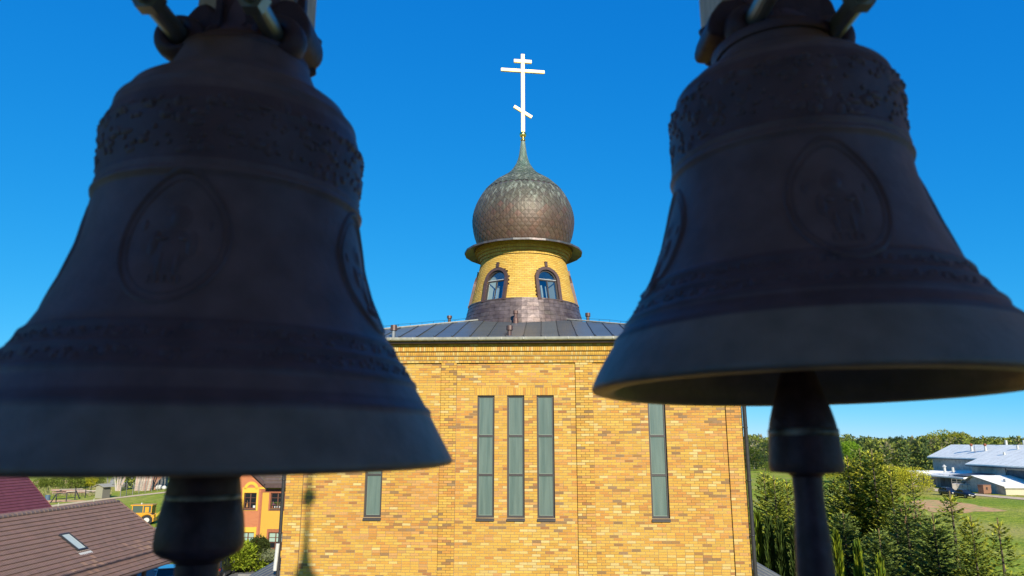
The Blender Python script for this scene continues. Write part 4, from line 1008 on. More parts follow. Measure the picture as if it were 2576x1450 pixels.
# columnar thujas along the foot of the wall
def thuja(seed, h, r, base, tip, n=2600):
    rn = random.Random(seed); u = rn.uniform; cr = MB()
    for k in range(n):
        t = u(0, 1) ** .9; a = u(0, 6.283); rr = r * (1 - t ** 2.2) * (.75 + .25 * noise.noise(Vector((cos(a) * 2, sin(a) * 2, t * 7 + seed)))) * u(.72, 1.02) + .02
        p = Vector((rr * cos(a), rr * sin(a), t * h)); d = Vector((cos(a) * .5 + u(-.3, .3), sin(a) * .5 + u(-.3, .3), 1)).normalized()
        diamond(cr, p, d, Vector((-sin(a), cos(a), u(-.3, .3))) if k % 2 else Vector((u(-1, 1), u(-1, 1), 0)), u(.14, .26), u(.03, .055), jit(lerp(base, tip, min(1, max(0, u(-.3, .9)))), .15))
    tr = MB(); tr.tube([(0, 0, 0), (0, 0, h * .8)], [.06, .02], 6)
    return cr.mesh('crown', m_conifer), tr.mesh('trunk', m_bark)
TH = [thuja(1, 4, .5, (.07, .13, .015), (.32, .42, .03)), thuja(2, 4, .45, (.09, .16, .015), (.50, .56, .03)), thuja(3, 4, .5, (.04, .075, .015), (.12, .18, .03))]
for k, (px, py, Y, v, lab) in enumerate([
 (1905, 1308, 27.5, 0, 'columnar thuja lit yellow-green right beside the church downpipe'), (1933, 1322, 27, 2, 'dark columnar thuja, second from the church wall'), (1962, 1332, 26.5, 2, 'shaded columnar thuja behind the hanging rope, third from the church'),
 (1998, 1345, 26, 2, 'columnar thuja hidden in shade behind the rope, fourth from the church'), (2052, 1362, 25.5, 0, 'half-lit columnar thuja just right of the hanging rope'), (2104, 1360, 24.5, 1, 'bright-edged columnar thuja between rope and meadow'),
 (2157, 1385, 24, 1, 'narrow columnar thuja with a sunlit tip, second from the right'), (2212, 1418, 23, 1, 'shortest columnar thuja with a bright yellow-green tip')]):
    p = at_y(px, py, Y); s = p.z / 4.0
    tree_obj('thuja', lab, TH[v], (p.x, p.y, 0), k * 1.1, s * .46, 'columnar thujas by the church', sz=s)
# leafy bushes and trees
def leafy(seed, n, shape, leaf, c0, c1, lobes=9, stems=0, sh=1.0, flat=.85):
    rn = random.Random(seed); u = rn.uniform; cr = MB(); tr = MB(); rx, ry, rz_ = shape
    L = [(Vector((0, 0, rz_ * .5)), .72)]
    for k in range(lobes):
        a = u(0, 6.28); q = u(.25, .62); L.append((Vector((rx * q * cos(a), ry * q * sin(a), rz_ * u(.25, .74))), u(.28, .5)))
    for k in range(n):
        c, s = L[rn.randrange(len(L))] if rn.random() > .2 else L[0]
        d = Vector((u(-1, 1), u(-1, 1), u(-.8, 1))); d.normalize(); q = u(.6, 1.0) ** .6
        p = c + Vector((d.x * rx * s * q, d.y * ry * s * q, d.z * rz_ * .5 * s * q * 1.15))
        if p.z < .03: p.z = u(.03, .4)
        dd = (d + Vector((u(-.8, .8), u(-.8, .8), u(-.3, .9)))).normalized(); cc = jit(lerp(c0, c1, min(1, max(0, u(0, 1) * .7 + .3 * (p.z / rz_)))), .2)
        diamond(cr, p, dd, Vector((u(-1, 1), u(-1, 1), u(-1, 1))), leaf * u(.6, 1.5), leaf * u(.2, .42), cc)
    for k in range(max(1, stems)):
        a = u(0, 6.28); q = u(.2, .9) if stems > 1 else 0
        tr.tube([(0, 0, 0), (rx * .25 * q * cos(a), ry * .25 * q * sin(a), rz_ * .35), (rx * .7 * q * cos(a), ry * .7 * q * sin(a), rz_ * u(.6, .85))], [.035 * rz_ / 3, .022 * rz_ / 3, .006], 5)
    return cr.mesh('crown', m_foil), tr.mesh('trunk', m_bark)
YG0, YG1 = (.32, .34, .035), (.98, .90, .07)
def put(name, label, meshes, px, pyb, s=1.0, rz=0, group=None, cat='bush', Y=None):
    p = at_z(px, pyb) if Y is None else Vector((at_y(px, 1111, Y).x, Y, 0)); return tree_obj(name, label, meshes, (p.x, p.y, 0), rz, s, group, cat)
WB = leafy(21, 9000, (6.2, 5.0, 5.4), .22, YG0, YG1, 12, 10)
put('willow_bush', 'round yellow-green willow bush beside the road, left of the two dark cars', WB, 2290, 1244, 1.0, .3, 'willow bushes')
put('willow_bush', 'brighter yellow willow bush left of the roadside one', WB, 2235, 1226, .95, 2.0, 'willow bushes')
put('willow_bush', 'far willow bush behind the tall spruce clump', WB, 2185, 1214, .95, 4.0, 'willow bushes')
put('willow_bush', 'dull olive willow bush just right of the smaller bell\'s clapper', WB, 2120, 1216, 1.15, 5.1, 'willow bushes')
GB = leafy(22, 7000, (6.0, 5.5, 11.5), .34, (.12, .25, .02), (.38, .60, .04), 10, 5)
put('round_tree', 'fresh green round-headed tree beside the clapper, in front of the pines', GB, 2138, 1196, 1.0, 1.2, None, 'tree')
LW = leafy(23, 12000, (15, 12, 17), .6, (.17, .22, .03), (.55, .55, .06), 16, 14)
put('willow_tree', 'large domed yellow-green willow rising behind the grey barn', LW, 2384, 1177, .98, .7, None, 'tree')
def pine(seed, h, r):
    rn = random.Random(seed); u = rn.uniform; cr = MB(); tr = MB(); tr.tube([(0, 0, 0), (.1, 0, h * .6), (0, .1, h * .95)], [.2, .13, .04], 7)
    for k in range(34):
        t = u(.12, 1); a = u(0, 6.28); rr = r * (1.08 - t) ** .55 * u(.3, 1); c = Vector((rr * cos(a), rr * sin(a), t * h)); R_ = u(.7, 1.25) * r / 3
        for j in range(90):
            d = Vector((u(-1, 1), u(-1, 1), u(-.45, .8))); d.normalize(); p = c + Vector((d.x * R_, d.y * R_, d.z * R_ * .55))
            diamond(cr, p, (d + Vector((0, 0, .4))).normalized(), Vector((u(-1, 1), u(-1, 1), u(-1, 1))), u(.3, .55), u(.05, .11), jit(lerp((.035, .075, .035), (.13, .21, .07), max(0, u(-.3, 1))), .15))
    return cr.mesh('crown', m_conifer), tr.mesh('trunk', m_bark)
PN = [pine(1, 12, 3.6), pine(2, 12, 3.2)]
for k, (px, pyb, s, lab) in enumerate([
 (1926, 1186, .93, 'dark pine with a bare stem left of the clapper, beyond the meadow'), (2172, 1182, .95, 'dark pine just right of the fresh green tree'), (2198, 1181, .9, 'dark pine directly behind the white birch'),
 (2268, 1181, 1.0, 'broad dark pine midway between the birch and the barn'), (2292, 1182, .92, 'dark pine with a brown patch, right of the broad pine'), (2312, 1181, .88, 'smaller dark pine nearest to the barn\'s corner')]):
    put('pine_tree', lab, PN[k % 2], px, pyb, s, k * 2.1, 'pines at the edge of the wood', 'tree')
def birch(seed, h):
    rn = random.Random(seed); u = rn.uniform; tr = MB(); br = MB()
    tr.tube([(0, 0, 0), (.1, 0, h * .5), (-.1, 0, h)], [.16, .10, .02], 7)
    for k in range(26):
        z = h * u(.25, .92); a = u(0, 6.28); L = (h - z) * .35 + .6; e = Vector((L * cos(a) * .8, L * sin(a) * .8, z + L * 1.2)); br.tube([(0, 0, z), e * .5 + Vector((0, 0, z * .5)), e], [.05, .03, .01], 4)
    cr = MB()
    for k in range(1400):
        z = h * u(.35, 1.02); a = u(0, 6.28); q = u(.1, 1) * 2.1 * (1.25 - z / h) ** .5; diamond(cr, Vector((q * cos(a), q * sin(a), z)), Vector((u(-1, 1), u(-1, 1), u(-1, .2))).normalized(), Vector((u(-1, 1), u(-1, 1), 1)), .3, .04, jit((.20, .21, .07), .3))
    return tr.mesh('trunk', m_birchbark), br.mesh('branches', m_birchbark), cr.mesh('crown', m_foil)
BR = birch(3, 9)
for px, pyb, s, lab in [(2223, 1183, .95, 'white-stemmed birch standing bare before the pine wood'), (1912, 1180, 1.15, 'tall pale birch just right of the church downpipe'), (1898, 1181, 1.2, 'pale birch half hidden by the church corner'), (2164, 1172, 1.3, 'bare birch above the fresh green tree'), (2323, 1172, 1.3, 'bare birch between the wood and the big willow')]:
    put('birch_tree', lab, BR, px, pyb, s, px, 'bare birches', 'tree')
GT = leafy(24, 3500, (4, 4, 10), .35, (.10, .17, .03), (.30, .38, .06), 8, 2)
for px, pyb, s, lab in [(1904, 1184, .95, 'green tree behind the birches at the church corner'), (2246, 1184, .62, 'olive tree right of the white birch'), (2283, 1184, .35, 'small round bush at the foot of the pine wood'), (1934, 1192, .42, 'small upright bush on the meadow left of the clapper')]:
    put('field_tree', lab, GT, px, pyb, s, px, None, 'tree')
# the wood itself
fr = MB(); rn = random.Random(99); u = rn.uniform
def treetop(px):                            # height profile of the wood's skyline against the sky
    tab = [(1700, 1099), (1880, 1096), (1950, 1100), (2040, 1092), (2100, 1094), (2150, 1098), (2190, 1105), (2240, 1106), (2300, 1103), (2340, 1098), (2420, 1100), (2480, 1103), (2576, 1102), (2800, 1102)]
    for (a, ya), (b, yb) in zip(tab, tab[1:]):
        if a <= px <= b: return ya + (yb - ya) * (px - a) / (b - a)
    return 1102
for k in range(1100):
    px = u(1750, 2790); D = 285 + 150 * (k / 1100) ** .8; Y = D * cos(atan2(px - 1288, 1786)); top = at_y(px, treetop(px) + u(-3, 9) + (5 if k < 350 else 0) + 3 * noise.noise(Vector((px * .03, 0, 0))), Y); h = max(6, top.z); kind = rn.random()
    c0, c1 = ((.055, .095, .035), (.17, .24, .07)) if kind < .42 else ((.17, .22, .04), (.46, .50, .09)) if kind < .88 else ((.22, .21, .10), (.42, .38, .20))
    r = u(2.2, 3.6); nn = 75 if k < 500 else 50
    for j in range(nn):
        t = u(.05, 1); a = u(0, 6.28); q = r * ((1 - t) ** .6 if kind < .45 else sin(pi * min(1, t * .85 + .15)) ** .6) * u(.3, 1)
        p = Vector((top.x + q * cos(a), top.y + q * sin(a), t * h)); diamond(fr, p, Vector((u(-1, 1), u(-1, 1), u(-.2, 1))).normalized(), Vector((u(-1, 1), u(-1, 1), u(-1, 1))), u(.8, 1.7), u(.2, .45), jit(lerp(c0, c1, u(0, 1)), .2))
fo = fr.build('wood', m_foil); fo['kind'] = 'stuff'
dk = MB()
for k in range(60):
    px = 1740 + k * 18; p = at_y(px, 1111, 440 * cos(atan2(px - 1288, 1786))); q = at_y(px + 18, 1111, 440 * cos(atan2(px + 18 - 1288, 1786)))
    dk.add([(p.x, p.y, 0), (q.x, q.y, 0), (q.x, q.y, 11 + 1.2 * sin(k)), (p.x, p.y, 11 + 1.2 * sin(k - 1))], [(0, 1, 2, 3)], (.05, .07, .02))
fd = dk.build('undergrowth', m_foil); fd['kind'] = 'stuff'
# bushes of the garden on the left
G1 = leafy(31, 3500, (3.2, 2.6, 3.2), .22, (.09, .15, .03), (.36, .42, .06), 8, 8)
G2 = leafy(32, 3500, (3.0, 2.4, 2.6), .22, (.34, .36, .03), (.75, .70, .04), 8, 5)
G3 = leafy(33, 2600, (2.6, 2.6, 3.6), .24, (.32, .40, .07), (.75, .78, .15), 6, 6)
for px, pyb, s, m_, lab in [(100, 1230, .8, G1, 'olive bush at the edge of the maroon roof'), (140, 1229, .85, G1, 'olive green bush with bare twigs, second from the maroon roof'), (176, 1234, 1.15, G1, 'darkest green garden bush in the middle of the row'),
    (198, 1218, .9, G1, 'tall green bush behind the row of garden bushes'), (222, 1228, .95, G2, 'bright yellow bush at the end of the garden row'), (249, 1219, .6, G1, 'thin scrubby bush behind the wooden privy'), (318, 1232, 1.55, G3, 'yellow-green bush in front of the stacked planks'),
    (417, 1208, 1.3, G1, 'yellowish bush right of the leaning planks')]:
    put('garden_bush', lab, m_, px, pyb, s, px, 'garden bushes')
gr = MB(); u = random.uniform           # tall dry grass round the garden bushes and along fence lines
for k in range(9000):
    px, py = u(60, 280), u(1216, 1250)
    if k % 3 == 0: px, py = u(2180, 2345), u(1228, 1240)
    p = at_z(px, py); diamond(gr, p, Vector((u(-.4, .4), u(-.4, .4), 1)).normalized(), Vector((u(-1, 1), u(-1, 1), 0)), u(.25, .7), u(.03, .07), jit(random.choice([(.45, .42, .16), (.30, .35, .08), (.55, .47, .24)]), .2))
go = gr.build('tall_grass', m_foil); go['kind'] = 'stuff'
# shrubs before the parish house
J1 = leafy(41, 9000, (2.6, 2.0, 2.7), .24, (.14, .22, .015), (.46, .54, .04), 10, 3)
J2 = leafy(42, 6000, (1.25, 1.25, 3.1), .13, (.03, .05, .012), (.11, .14, .03), 7, 3)
J3 = leafy(43, 5000, (1.2, 1.2, 1.2), .10, (.20, .24, .11), (.46, .50, .28), 5, 3)
put('spreading_juniper', 'bright lime-green feathery shrub left of the clipped ones before the orange house', J1, 594, 1440, 1.0, 0, None, 'shrub')
put('clipped_shrub', 'dark green clipped shrub between the lime one and the grey-green ball', J2, 646, 1436, 1.0, 0, None, 'shrub')
put('ball_shrub', 'grey-green ball-shaped shrub beside the dark clipped one', J3, 667, 1436, 1.05, 0, None, 'shrub').location.z = .55
# ================================================================== TILED HOUSES ON THE LEFT
HR = radians(-3.0)
def basis(): return Vector((cos(HR), sin(HR), 0)), Vector((-sin(HR), cos(HR), 0))
ux, uy = basis()
def tiled_house(name, label, ridge_px, corner_px, eave_z, cols, length, tw, th, base_col, wallmat, single_max, extra=None, ribs=2, inset=.45):
    """gabled house, ridge running away from the view; far verge fixed by the ridge end and the eave corner"""
    rb = ray(*corner_px); Bp = O + rb * ((eave_z - H) / rb.z)
    ra = ray(*ridge_px); t = (Bp - O).dot(uy) / ra.dot(uy); A = O + ra * t
    w_ = (Bp - A).dot(ux); dz = A.z - Bp.z; sl = hypot(w_, dz); ang = atan2(dz, w_)
    root = thing(name, label, 'house', (Bp.x, Bp.y, 0), HR)       # local x outward (+ towards the church), y away along the ridge
    # roof frame: a runs back from the far verge (negative y), s runs up the slope (towards -x)
    up = Vector((-cos(ang), 0, sin(ang))); nrm = Vector((sin(ang), 0, cos(ang)))
    def P(a, s, n=0.0): return Vector((0, -a, eave_z)) + up * s + nrm * n
    def tile_verts(a0, s0):
        nseg = ribs * 4; vs = []
        for j, (s, n0) in enumerate(((s0 - .03, .070), (s0 + th + .03, .012))):
            for k in range(nseg + 1):
                a = a0 + tw * k / nseg; vs.append((a, s, n0 + .018 * (0.5 - .5 * cos(2 * pi * ribs * k / nseg))))
        for k in range(nseg + 1): a, s, n0 = vs[k]; vs.append((a, s + .004, n0 - .062))
        m_ = nseg + 1
        fs = [(k, k + 1, m_ + k + 1, m_ + k) for k in range(nseg)] + [(k + 1, k, 2 * m_ + k, 2 * m_ + k + 1) for k in range(nseg)]
        return vs, fs
    nu, nv_ = int(length / tw), int(sl / th)
    mt = MB(); cand = []
    for r_ in range(nv_ + 1):
        s0 = r_ * sl / (nv_ + .15)
        for k in range(nu):
            c = jit(random.choice(base_col), .07)
            if extra: c = extra(k, r_, c)
            p = root_m(root) @ P(k * tw + tw / 2, s0); sx, sy = sees(p); vis = 0 < sx < 2576 and 0 < sy < 1450 and sy > 1195 and not (sx > 385 and sy < 1420)
            cand.append((-(1 / (p - O).length) if vis else 0, k * tw, s0, c))
    cand.sort(key=lambda q: q[0])
    proto = None; q0 = MB(); vs, fs = tile_verts(-tw / 2, 0); q0.add([(-(a), s, n) for a, s, n in vs], [tuple(reversed(f)) for f in fs]); 
    me = q0.mesh('roof_tile', M('tile_single_' + name, (1, 1, 1), rough=.55, var=.12, vs=1.5, src='obj'))
    rot = Matrix(((0, up.x, nrm.x), (1, up.y, nrm.y), (0, up.z, nrm.z))).to_euler()   # local mesh x -> house y, y -> up, z -> normal
    for q in cand[:single_max]:
        place('roof_tile', me, root, P(q[1] + tw / 2, q[2]), rot, q[3])
    for q in cand[single_max:]:
        vs, fs = tile_verts(q[1], q[2]); mt.add([P(*v) for v in vs], fs, q[3])
    mt.build('tile_field', M('tile_' + name, (1, 1, 1), rough=.55, var=.12, vs=1.5, src='attr'), root, kind='stuff')
    # deck, other slope, ridge, verge, gutter, walls
    dk = MB(); L = length; dk.add([P(-.1, -.1), P(L, -.1), P(L, sl), P(-.1, sl)], [(3, 2, 1, 0)], base_col[0])
    W2 = 2 * w_; far = Vector((-W2, 0, eave_z)); ridge_l = P(-.1, sl)
    dk.add([ridge_l, P(L, sl), Vector((-W2, -L, eave_z)), Vector((-W2, .1, eave_z))], [(0, 1, 2, 3)], base_col[0]); dk.build('roof_deck', M('deck_' + name, base_col[0], rough=.7, src='attr'), root)
    rc = MB(); n = int(L / .36)
    for k in range(n):
        a = k * .36; rc.tube([P(a - .05, sl, .02), P(a + .36, sl, .045)], [.105, .115], 8, jit(lerp(base_col[0], (.24, .2, .17), .35), .1))
    rc.build('ridge_tile_row', M('ridge_' + name, (1, 1, 1), rough=.6, src='attr'), root)
    vg = MB(); vg.box(-.13, -.08, 0, 1, 0, 1, T=Matrix.Identity(4)); vg = MB()
    for a0, a1 in ((-.16, -.1),):
        vs = [P(a0, -.1, -.16), P(a1, -.1, -.16), P(a1, sl, -.16), P(a0, sl, -.16), P(a0, -.1, .07), P(a1, -.1, .07), P(a1, sl, .07), P(a0, sl, .07)]
        vg.add(vs, [(0, 3, 2, 1), (4, 5, 6, 7), (0, 1, 5, 4), (2, 3, 7, 6), (3, 0, 4, 7), (1, 2, 6, 5)], base_col[0])
    vg.build('verge_board', M('verge_' + name, (1, 1, 1), rough=.6, src='attr'), root, fix=True)
    gt = MB(); gt.tube([P(-.1, -.14, -.03), P(L, -.14, -.03)], .075, 8); gt.build('gutter', M('gutter_' + name, tuple(x * .8 for x in base_col[0]), rough=.5), root)
    wl = MB(); wl.box(-W2 + .5, -.55, -L, -inset, 0, eave_z + .1)
    wl.prism([(-W2 + .5, eave_z + .1), (-.55, eave_z + .1), (-w_, A.z - .2)], 'y', -inset - .05, -inset - .01); wl.build('wall', wallmat, root, fix=True)
    return root, P, sl
def root_m(o): return Matrix.Translation(o.location) @ Matrix.Rotation(o.rotation_euler.z, 4, 'Z')
m_redwall = brick_tex('red_brick', (0.42, 0.14, 0.06), (0.34, 0.11, 0.05), (0.35, 0.28, 0.22))
def oddtile(k, r_, c):
    if (k, r_) in odd: return jit((.40, .24, .15), .08)
    return c
odd = {(k, r) for k, r in [(8, 4), (9, 4), (11, 4), (10, 5), (12, 5), (9, 6), (14, 6), (26, 3), (28, 3), (29, 2), (31, 2), (26, 5), (27, 4), (30, 4), (33, 1), (6, 5), (34, 3), (5, 3)]}
brown = [(.285, .170, .118), (.295, .175, .122), (.27, .163, .115)]
h1, P1f, sl1 = tiled_house('tiled_house', 'low house with brown tiled roof, a skylight and a snow guard', (296.5, 1262.7), (468, 1397), 2.9, None, 24.0, .30, .345, brown, m_redwall, 300, oddtile, inset=4.9)
# skylight
def quadbox(mb, P, a0, a1, s0, s1, n0, n1, mi=0, col=(1, 1, 1)):
    vs = [P(a0, s0, n0), P(a1, s0, n0), P(a1, s1, n0), P(a0, s1, n0), P(a0, s0, n1), P(a1, s0, n1), P(a1, s1, n1), P(a0, s1, n1)]
    mb.add(vs, [(0, 1, 2, 3), (7, 6, 5, 4), (4, 5, 1, 0), (6, 7, 3, 2), (7, 4, 0, 3), (5, 6, 2, 1)], col, mi)
def on_roof(px, py, root, P, sl):
    # slope coordinates (a, s) of a picture point
    Mi = root_m(root).inverted(); o = Mi @ O; d = Mi.to_3x3() @ ray(px, py); p0 = P(0, 0); n_ = (P(0, 0, 1) - p0); t = (p0 - o).dot(n_) / d.dot(n_); q = o + d * t - p0
    return q.dot(P(1, 0) - p0), q.dot(P(0, 1) - p0)
a_, s_ = on_roof(182, 1367, h1, P1f, sl1)
sk = MB(); aw, sw = .42, .78
for x0, x1, y0, y1 in ((-aw, -aw + .08, -sw, sw), (aw - .08, aw, -sw, sw), (-aw + .08, aw - .08, -sw, -sw + .1), (-aw + .08, aw - .08, sw - .1, sw)): quadbox(sk, P1f, a_ + x0, a_ + x1, s_ + y0, s_ + y1, 0, .15)
sko = sk.build('skylight', m_dark, h1)
sk = MB(); quadbox(sk, P1f, a_ - aw + .08, a_ + aw - .08, s_ - sw + .1, s_ + sw - .1, .09, .12); sk.build('pane', M('skylight_glass', (.75, .82, .70), rough=.25, spec=.8), sko)
sk = MB(); pts = [P1f(a_ - aw - .14, s_ - sw, .06), P1f(a_ + aw + .14, s_ - sw, .06)] + [P1f(a_ + aw + .14 - (2 * aw + .28) * k / 12, s_ - sw - .30 - (.07 if k % 2 else 0), .058) for k in range(13)]
sk.add(pts, [tuple(range(len(pts)))]); sk.build('lead_flashing', M('flashing_white', (.9, .86, .74), rough=.5), sko)
# snow guard: rails on brackets, two thirds of the way down
sg = MB(); sgl = .95; L1 = 23.5
for n_, s0 in ((.10, 0), (.24, .0), (.17, 0)): sg.tube([P1f(0, sgl + s0, n_), P1f(L1, sgl + s0, n_)], .013, 5)
for k in range(int(L1 / .16)): sg.tube([P1f(k * .16, sgl, .09), P1f(k * .16, sgl, .25)], .008, 4)
for k in range(int(L1 / .95)): sg.tube([P1f(k * .95, sgl, .26), P1f(k * .95, sgl + .22, .03)], .016, 4)
sg.build('snow_guard', M('snow_guard_brown', (.13, .085, .07), rough=.5), h1)
# lean-to porch posts below the eave
pp = MB()
for a in (4.55,): pp.box(-.35, -.15, -a - .2, -a, 0, 2.75)
pp.build('porch_post', m_redwall, h1)
h2, P2f, sl2 = tiled_house('tiled_house', 'house with glossy maroon pan-tiled roof behind the brown-roofed one', (60, 1192.7), (130, 1279.7), 3.1, None, 30.0, .36, .40, [(.21, .055, .062), (.22, .06, .066), (.195, .05, .058)], m_redwall, 300, None)

# ================================================================== THE ORANGE PARISH HOUSE
OY = 65.0; OR_ = radians(-3)
oh = thing('parish_house', 'orange and red brick house with arched gable blind window, behind the shrubs', 'house', (-22.0, OY, 0), OR_)
Mo = Matrix.Translation((-22.0, OY, 0)) @ Matrix.Rotation(OR_, 4, 'Z'); Moi = Mo.inverted()
def oc(cx, cy, off=0.0):                     # point of the facade seen at (cx, cy) of a 3.2167x crop that starts at (900, 1800)
    x, y = (900 + cx / 3.2167) / 1.5524, (1800 + cy / 3.2167) / 1.5524
    o = Moi @ O; d = Moi.to_3x3() @ ray(x, y); t = (off - o.y) / d.y; p = o + d * t; return p.x, p.z
def orect(mb, x0, x1, yt, yb, y0, y1, **k):
    (a, zt), (b, _), (_, zb) = oc(x0, yt), oc(x1, yt), oc(x0, yb); 
    mb.box(a, b, y0, y1, zb, zt, **k)
m_ored = brick_tex('house_red_brick', (0.72, 0.22, 0.07), (0.62, 0.17, 0.055), (0.62, 0.30, 0.16), .26, .078)
m_oyel = brick_tex('house_yellow_brick', (0.95, 0.54, 0.045), (0.90, 0.50, 0.045), (0.60, 0.36, 0.10), .26, .078)
m_otrim = M('house_yellow_trim', (1.0, 0.60, 0.06), rough=.8); m_ored2 = M('house_red_trim', (0.50, 0.16, 0.075), rough=.8, var=.15, vs=3)
m_brownw = M('brown_wood_frame', (0.17, 0.07, 0.04), rough=.5); m_oroof = M('house_roof_tile', (1, 1, 1), rough=.7, src='attr', var=.12, vs=2)
xg0 = oc(85, 500)[0]; xg1 = oc(375, 500)[0]; xR1 = oc(950, 500)[0]; ztop = oc(400, 352)[1]
w1 = (oc(175, 400)[0], oc(333, 400)[0], oc(200, 603)[1], oc(200, 402)[1])
w2 = (oc(510, 400)[0], oc(510, 400)[0] + (w1[1] - w1[0]) * 1.12, w1[2], w1[3])
dx = oc(180, 900)[0] - oc(175, 400)[0]
w3z = (oc(200, 1103)[1], oc(200, 898)[1])
w3 = (w1[0] + .02, w1[1] + .02, *w3z); w4 = (w2[0] + .02, w2[1] + .02, *w3z)
holes = [w1, w2, w3, w4]
mb = MB(); sheet(xg0 - 1.9, xg1, 0, ztop, 0, [w1, w3], mb)
apex = (oc(232, 100)[0], oc(232, 95)[1]); gl = xg0 - 1.9
mb.add([(gl, 0, ztop), (xg1 + 1.0, 0, ztop), (apex[0], 0, apex[1])], [(0, 1, 2)]); mb.build('red_gable_wall', m_ored, oh)
mb = MB(); sheet(xg1, xR1, 0, ztop, .012, [w2, w4], mb); mb.build('yellow_wall', m_oyel, oh)
mb = MB(); mb.box(gl, xR1, .05, 9, 0, ztop - .05, skip=('f',)); mb.build('side_wall', m_oyel, oh)
def owin(w, content):
    f = MB(); t = .07; a, b, c, d = w
    f.box(a, a + t, .08, .14, c, d); f.box(b - t, b, .08, .14, c, d); f.box(a + t, b - t, .08, .14, d - t, d); f.box(a + t, b - t, .08, .14, c, c + t)
    f.box((a + b) / 2 - .045, (a + b) / 2 + .045, .07, .138, c + t, d - t)
    for q in (.36, .68): f.box(a + t, b - t, .09, .136, c + (d - c) * q - .02, c + (d - c) * q + .02)
    o = f.build('window', m_brownw, oh)
    p = MB(); p.box(a + t, b - t, .139, .145, c + t, d - t); p.build('pane', m_glassdark if content != 'blind' else m_glassdark, o)
    if content == 'blind':
        p = MB(); p.box(a + t, b - t, .128, .134, c + (d - c) * .42, d - t); p.build('roller_blind', M('pale_blind', (.42, .58, .48), rough=.8), o)
    if content == 'pots':
        p = MB()
        for k in range(5):
            x = a + t + .1 + (b - a - .3) * k / 4.6; col = random.choice([(.8, .78, .72), (.5, .2, .1), (.75, .74, .7)]); p.tube([(x, .11, c + t), (x, .11, c + t + .16)], [.05, .07], 8, col)
            for j in range(26): diamond(p, Vector((x + U(-.11, .11), .1 + U(-.02, .02), c + t + .2 + U(0, .28))), Vector((U(-1, 1), -.3, U(0, 1))).normalized(), Vector((0, 1, .2)), .08, .03, (.12, .25, .04) if j % 3 or k == 2 else (.65, .2, .4))
        p.build('flower_pots', m_foil, o)
    if content == 'violin':
        p = MB(); x = a + t + .22
        p.lathe([(.001, c + t), (.10, c + t + .06), (.09, c + t + .16), (.06, c + t + .22), (.08, c + t + .30), (.03, c + t + .38), (.015, c + t + .40), (.012, c + t + .62)], 12, x, .11, (.45, .18, .05)); p.build('violin', M('varnished_wood', (.5, .22, .06), rough=.35), o)
        p = MB(); p.box(b - t - .24, b - t - .04, .1, .12, c + t, c + t + .2); p.build('paper', m_white, o)
    rv = MB(); rv.box(a - .02, b + .02, -.06, .10, c - .11, c - .01); rv.build('sill', m_trim, o)
owin(w1, 'violin'); owin(w2, 'pots'); owin(w3, 'blind'); owin(w4, 'blind')
for w in (w1, w3):                          # yellow surrounds of the gable windows, with the arch
    tr = MB(); e = .17; tr.box(w[1], w[1] + e, -.03, .03, w[2] - .15, w[3] + .45); tr.box(w[0] - e, w[0], -.03, .03, w[2] - .15, w[3] + .45); tr.box(w[0], w[1], -.03, .03, w[3], w[3] + .42); tr.box(w[0], w[1], -.028, .03, w[2] - .15, w[2] - .112); tr.build('yellow_surround', m_otrim, oh)
tr = MB()
ac = ((w1[0] + w1[1]) / 2 + .03, oc(255, 358)[1]); ro, ri = abs(oc(352, 358)[0] - ac[0]), abs(oc(318, 358)[0] - ac[0]); n = 20
A_ = [(ac[0] + ro * cos(pi * k / n), -.03, ac[1] + ro * sin(pi * k / n)) for k in range(n + 1)]; B_ = [(ac[0] + ri * cos(pi * k / n), -.03, ac[1] + ri * sin(pi * k / n)) for k in range(n + 1)]
tr.add(A_ + B_, [(i, i + 1, n + 2 + i, n + 1 + i) for i in range(n)]); tr.add(A_ + [(x, .0, z) for x, y, z in A_], [(i, i + 1, n + 2 + i, n + 1 + i) for i in range(n)])
tr.build('brick_arch', m_otrim, oh); tr = MB(); tr.box(xg1 - .15, xR1, -.05, .03, ztop - .02, ztop + .14); tr.build('string_course', m_otrim, oh)
tr = MB(); 
for w in (w2, w4):
    e = .15; tr.box(w[0] - e, w[0], -.02, .03, w[2] - .15, w[3] + .27); tr.box(w[1], w[1] + e, -.02, .03, w[2] - .15, w[3] + .27)
    for k in range(int((w[1] - w[0]) / .08)): x = w[0] + .01 + k * .08; tr.box(x, x + .066, -.02, .03, w[3], w[3] + .27)
    tr.box(w[0], w[1], -.018, .03, w[2] - .15, w[2] - .112)
x = xg1 + .02
while x < xR1: tr.box(x, x + .066, -.025, .03, ztop - .30, ztop - .025); x += .08
tr.box(xg1 - .02, xg1 + .16, -.022, .03, .3, ztop - .31); tr.build('red_surround', m_ored2, oh)
rf = MB()                                   # roofs: gable verges and the main slope
def slope(mb, p0, p1, p2, p3, nu, nv, cc):
    p0, p1, p2, p3 = map(Vector, (p0, p1, p2, p3)); nr_ = (p1 - p0).cross(p3 - p0).normalized()
    for j in range(nv):
        for i in range(nu):
            u0, u1, v0, v1 = i / nu, (i + 1) / nu, j / nv, (j + 1.06) / nv; f = lambda u, v: p0.lerp(p1, u).lerp(p3.lerp(p2, u), v)
            c = jit(cc, .12); q = [f(u0, v0) + nr_ * .05, f(u1 * .93 + u0 * .07, v0) + nr_ * .05, f(u1 * .93 + u0 * .07, v1), f(u0, v1), f(u0, v0) - nr_ * .02, f(u1, v0) - nr_ * .02]
            mb.add(q, [(0, 1, 2, 3), (4, 5, 1, 0)], c)
zr_ = ztop + 3.0
tc_ = (.20, .135, .10)
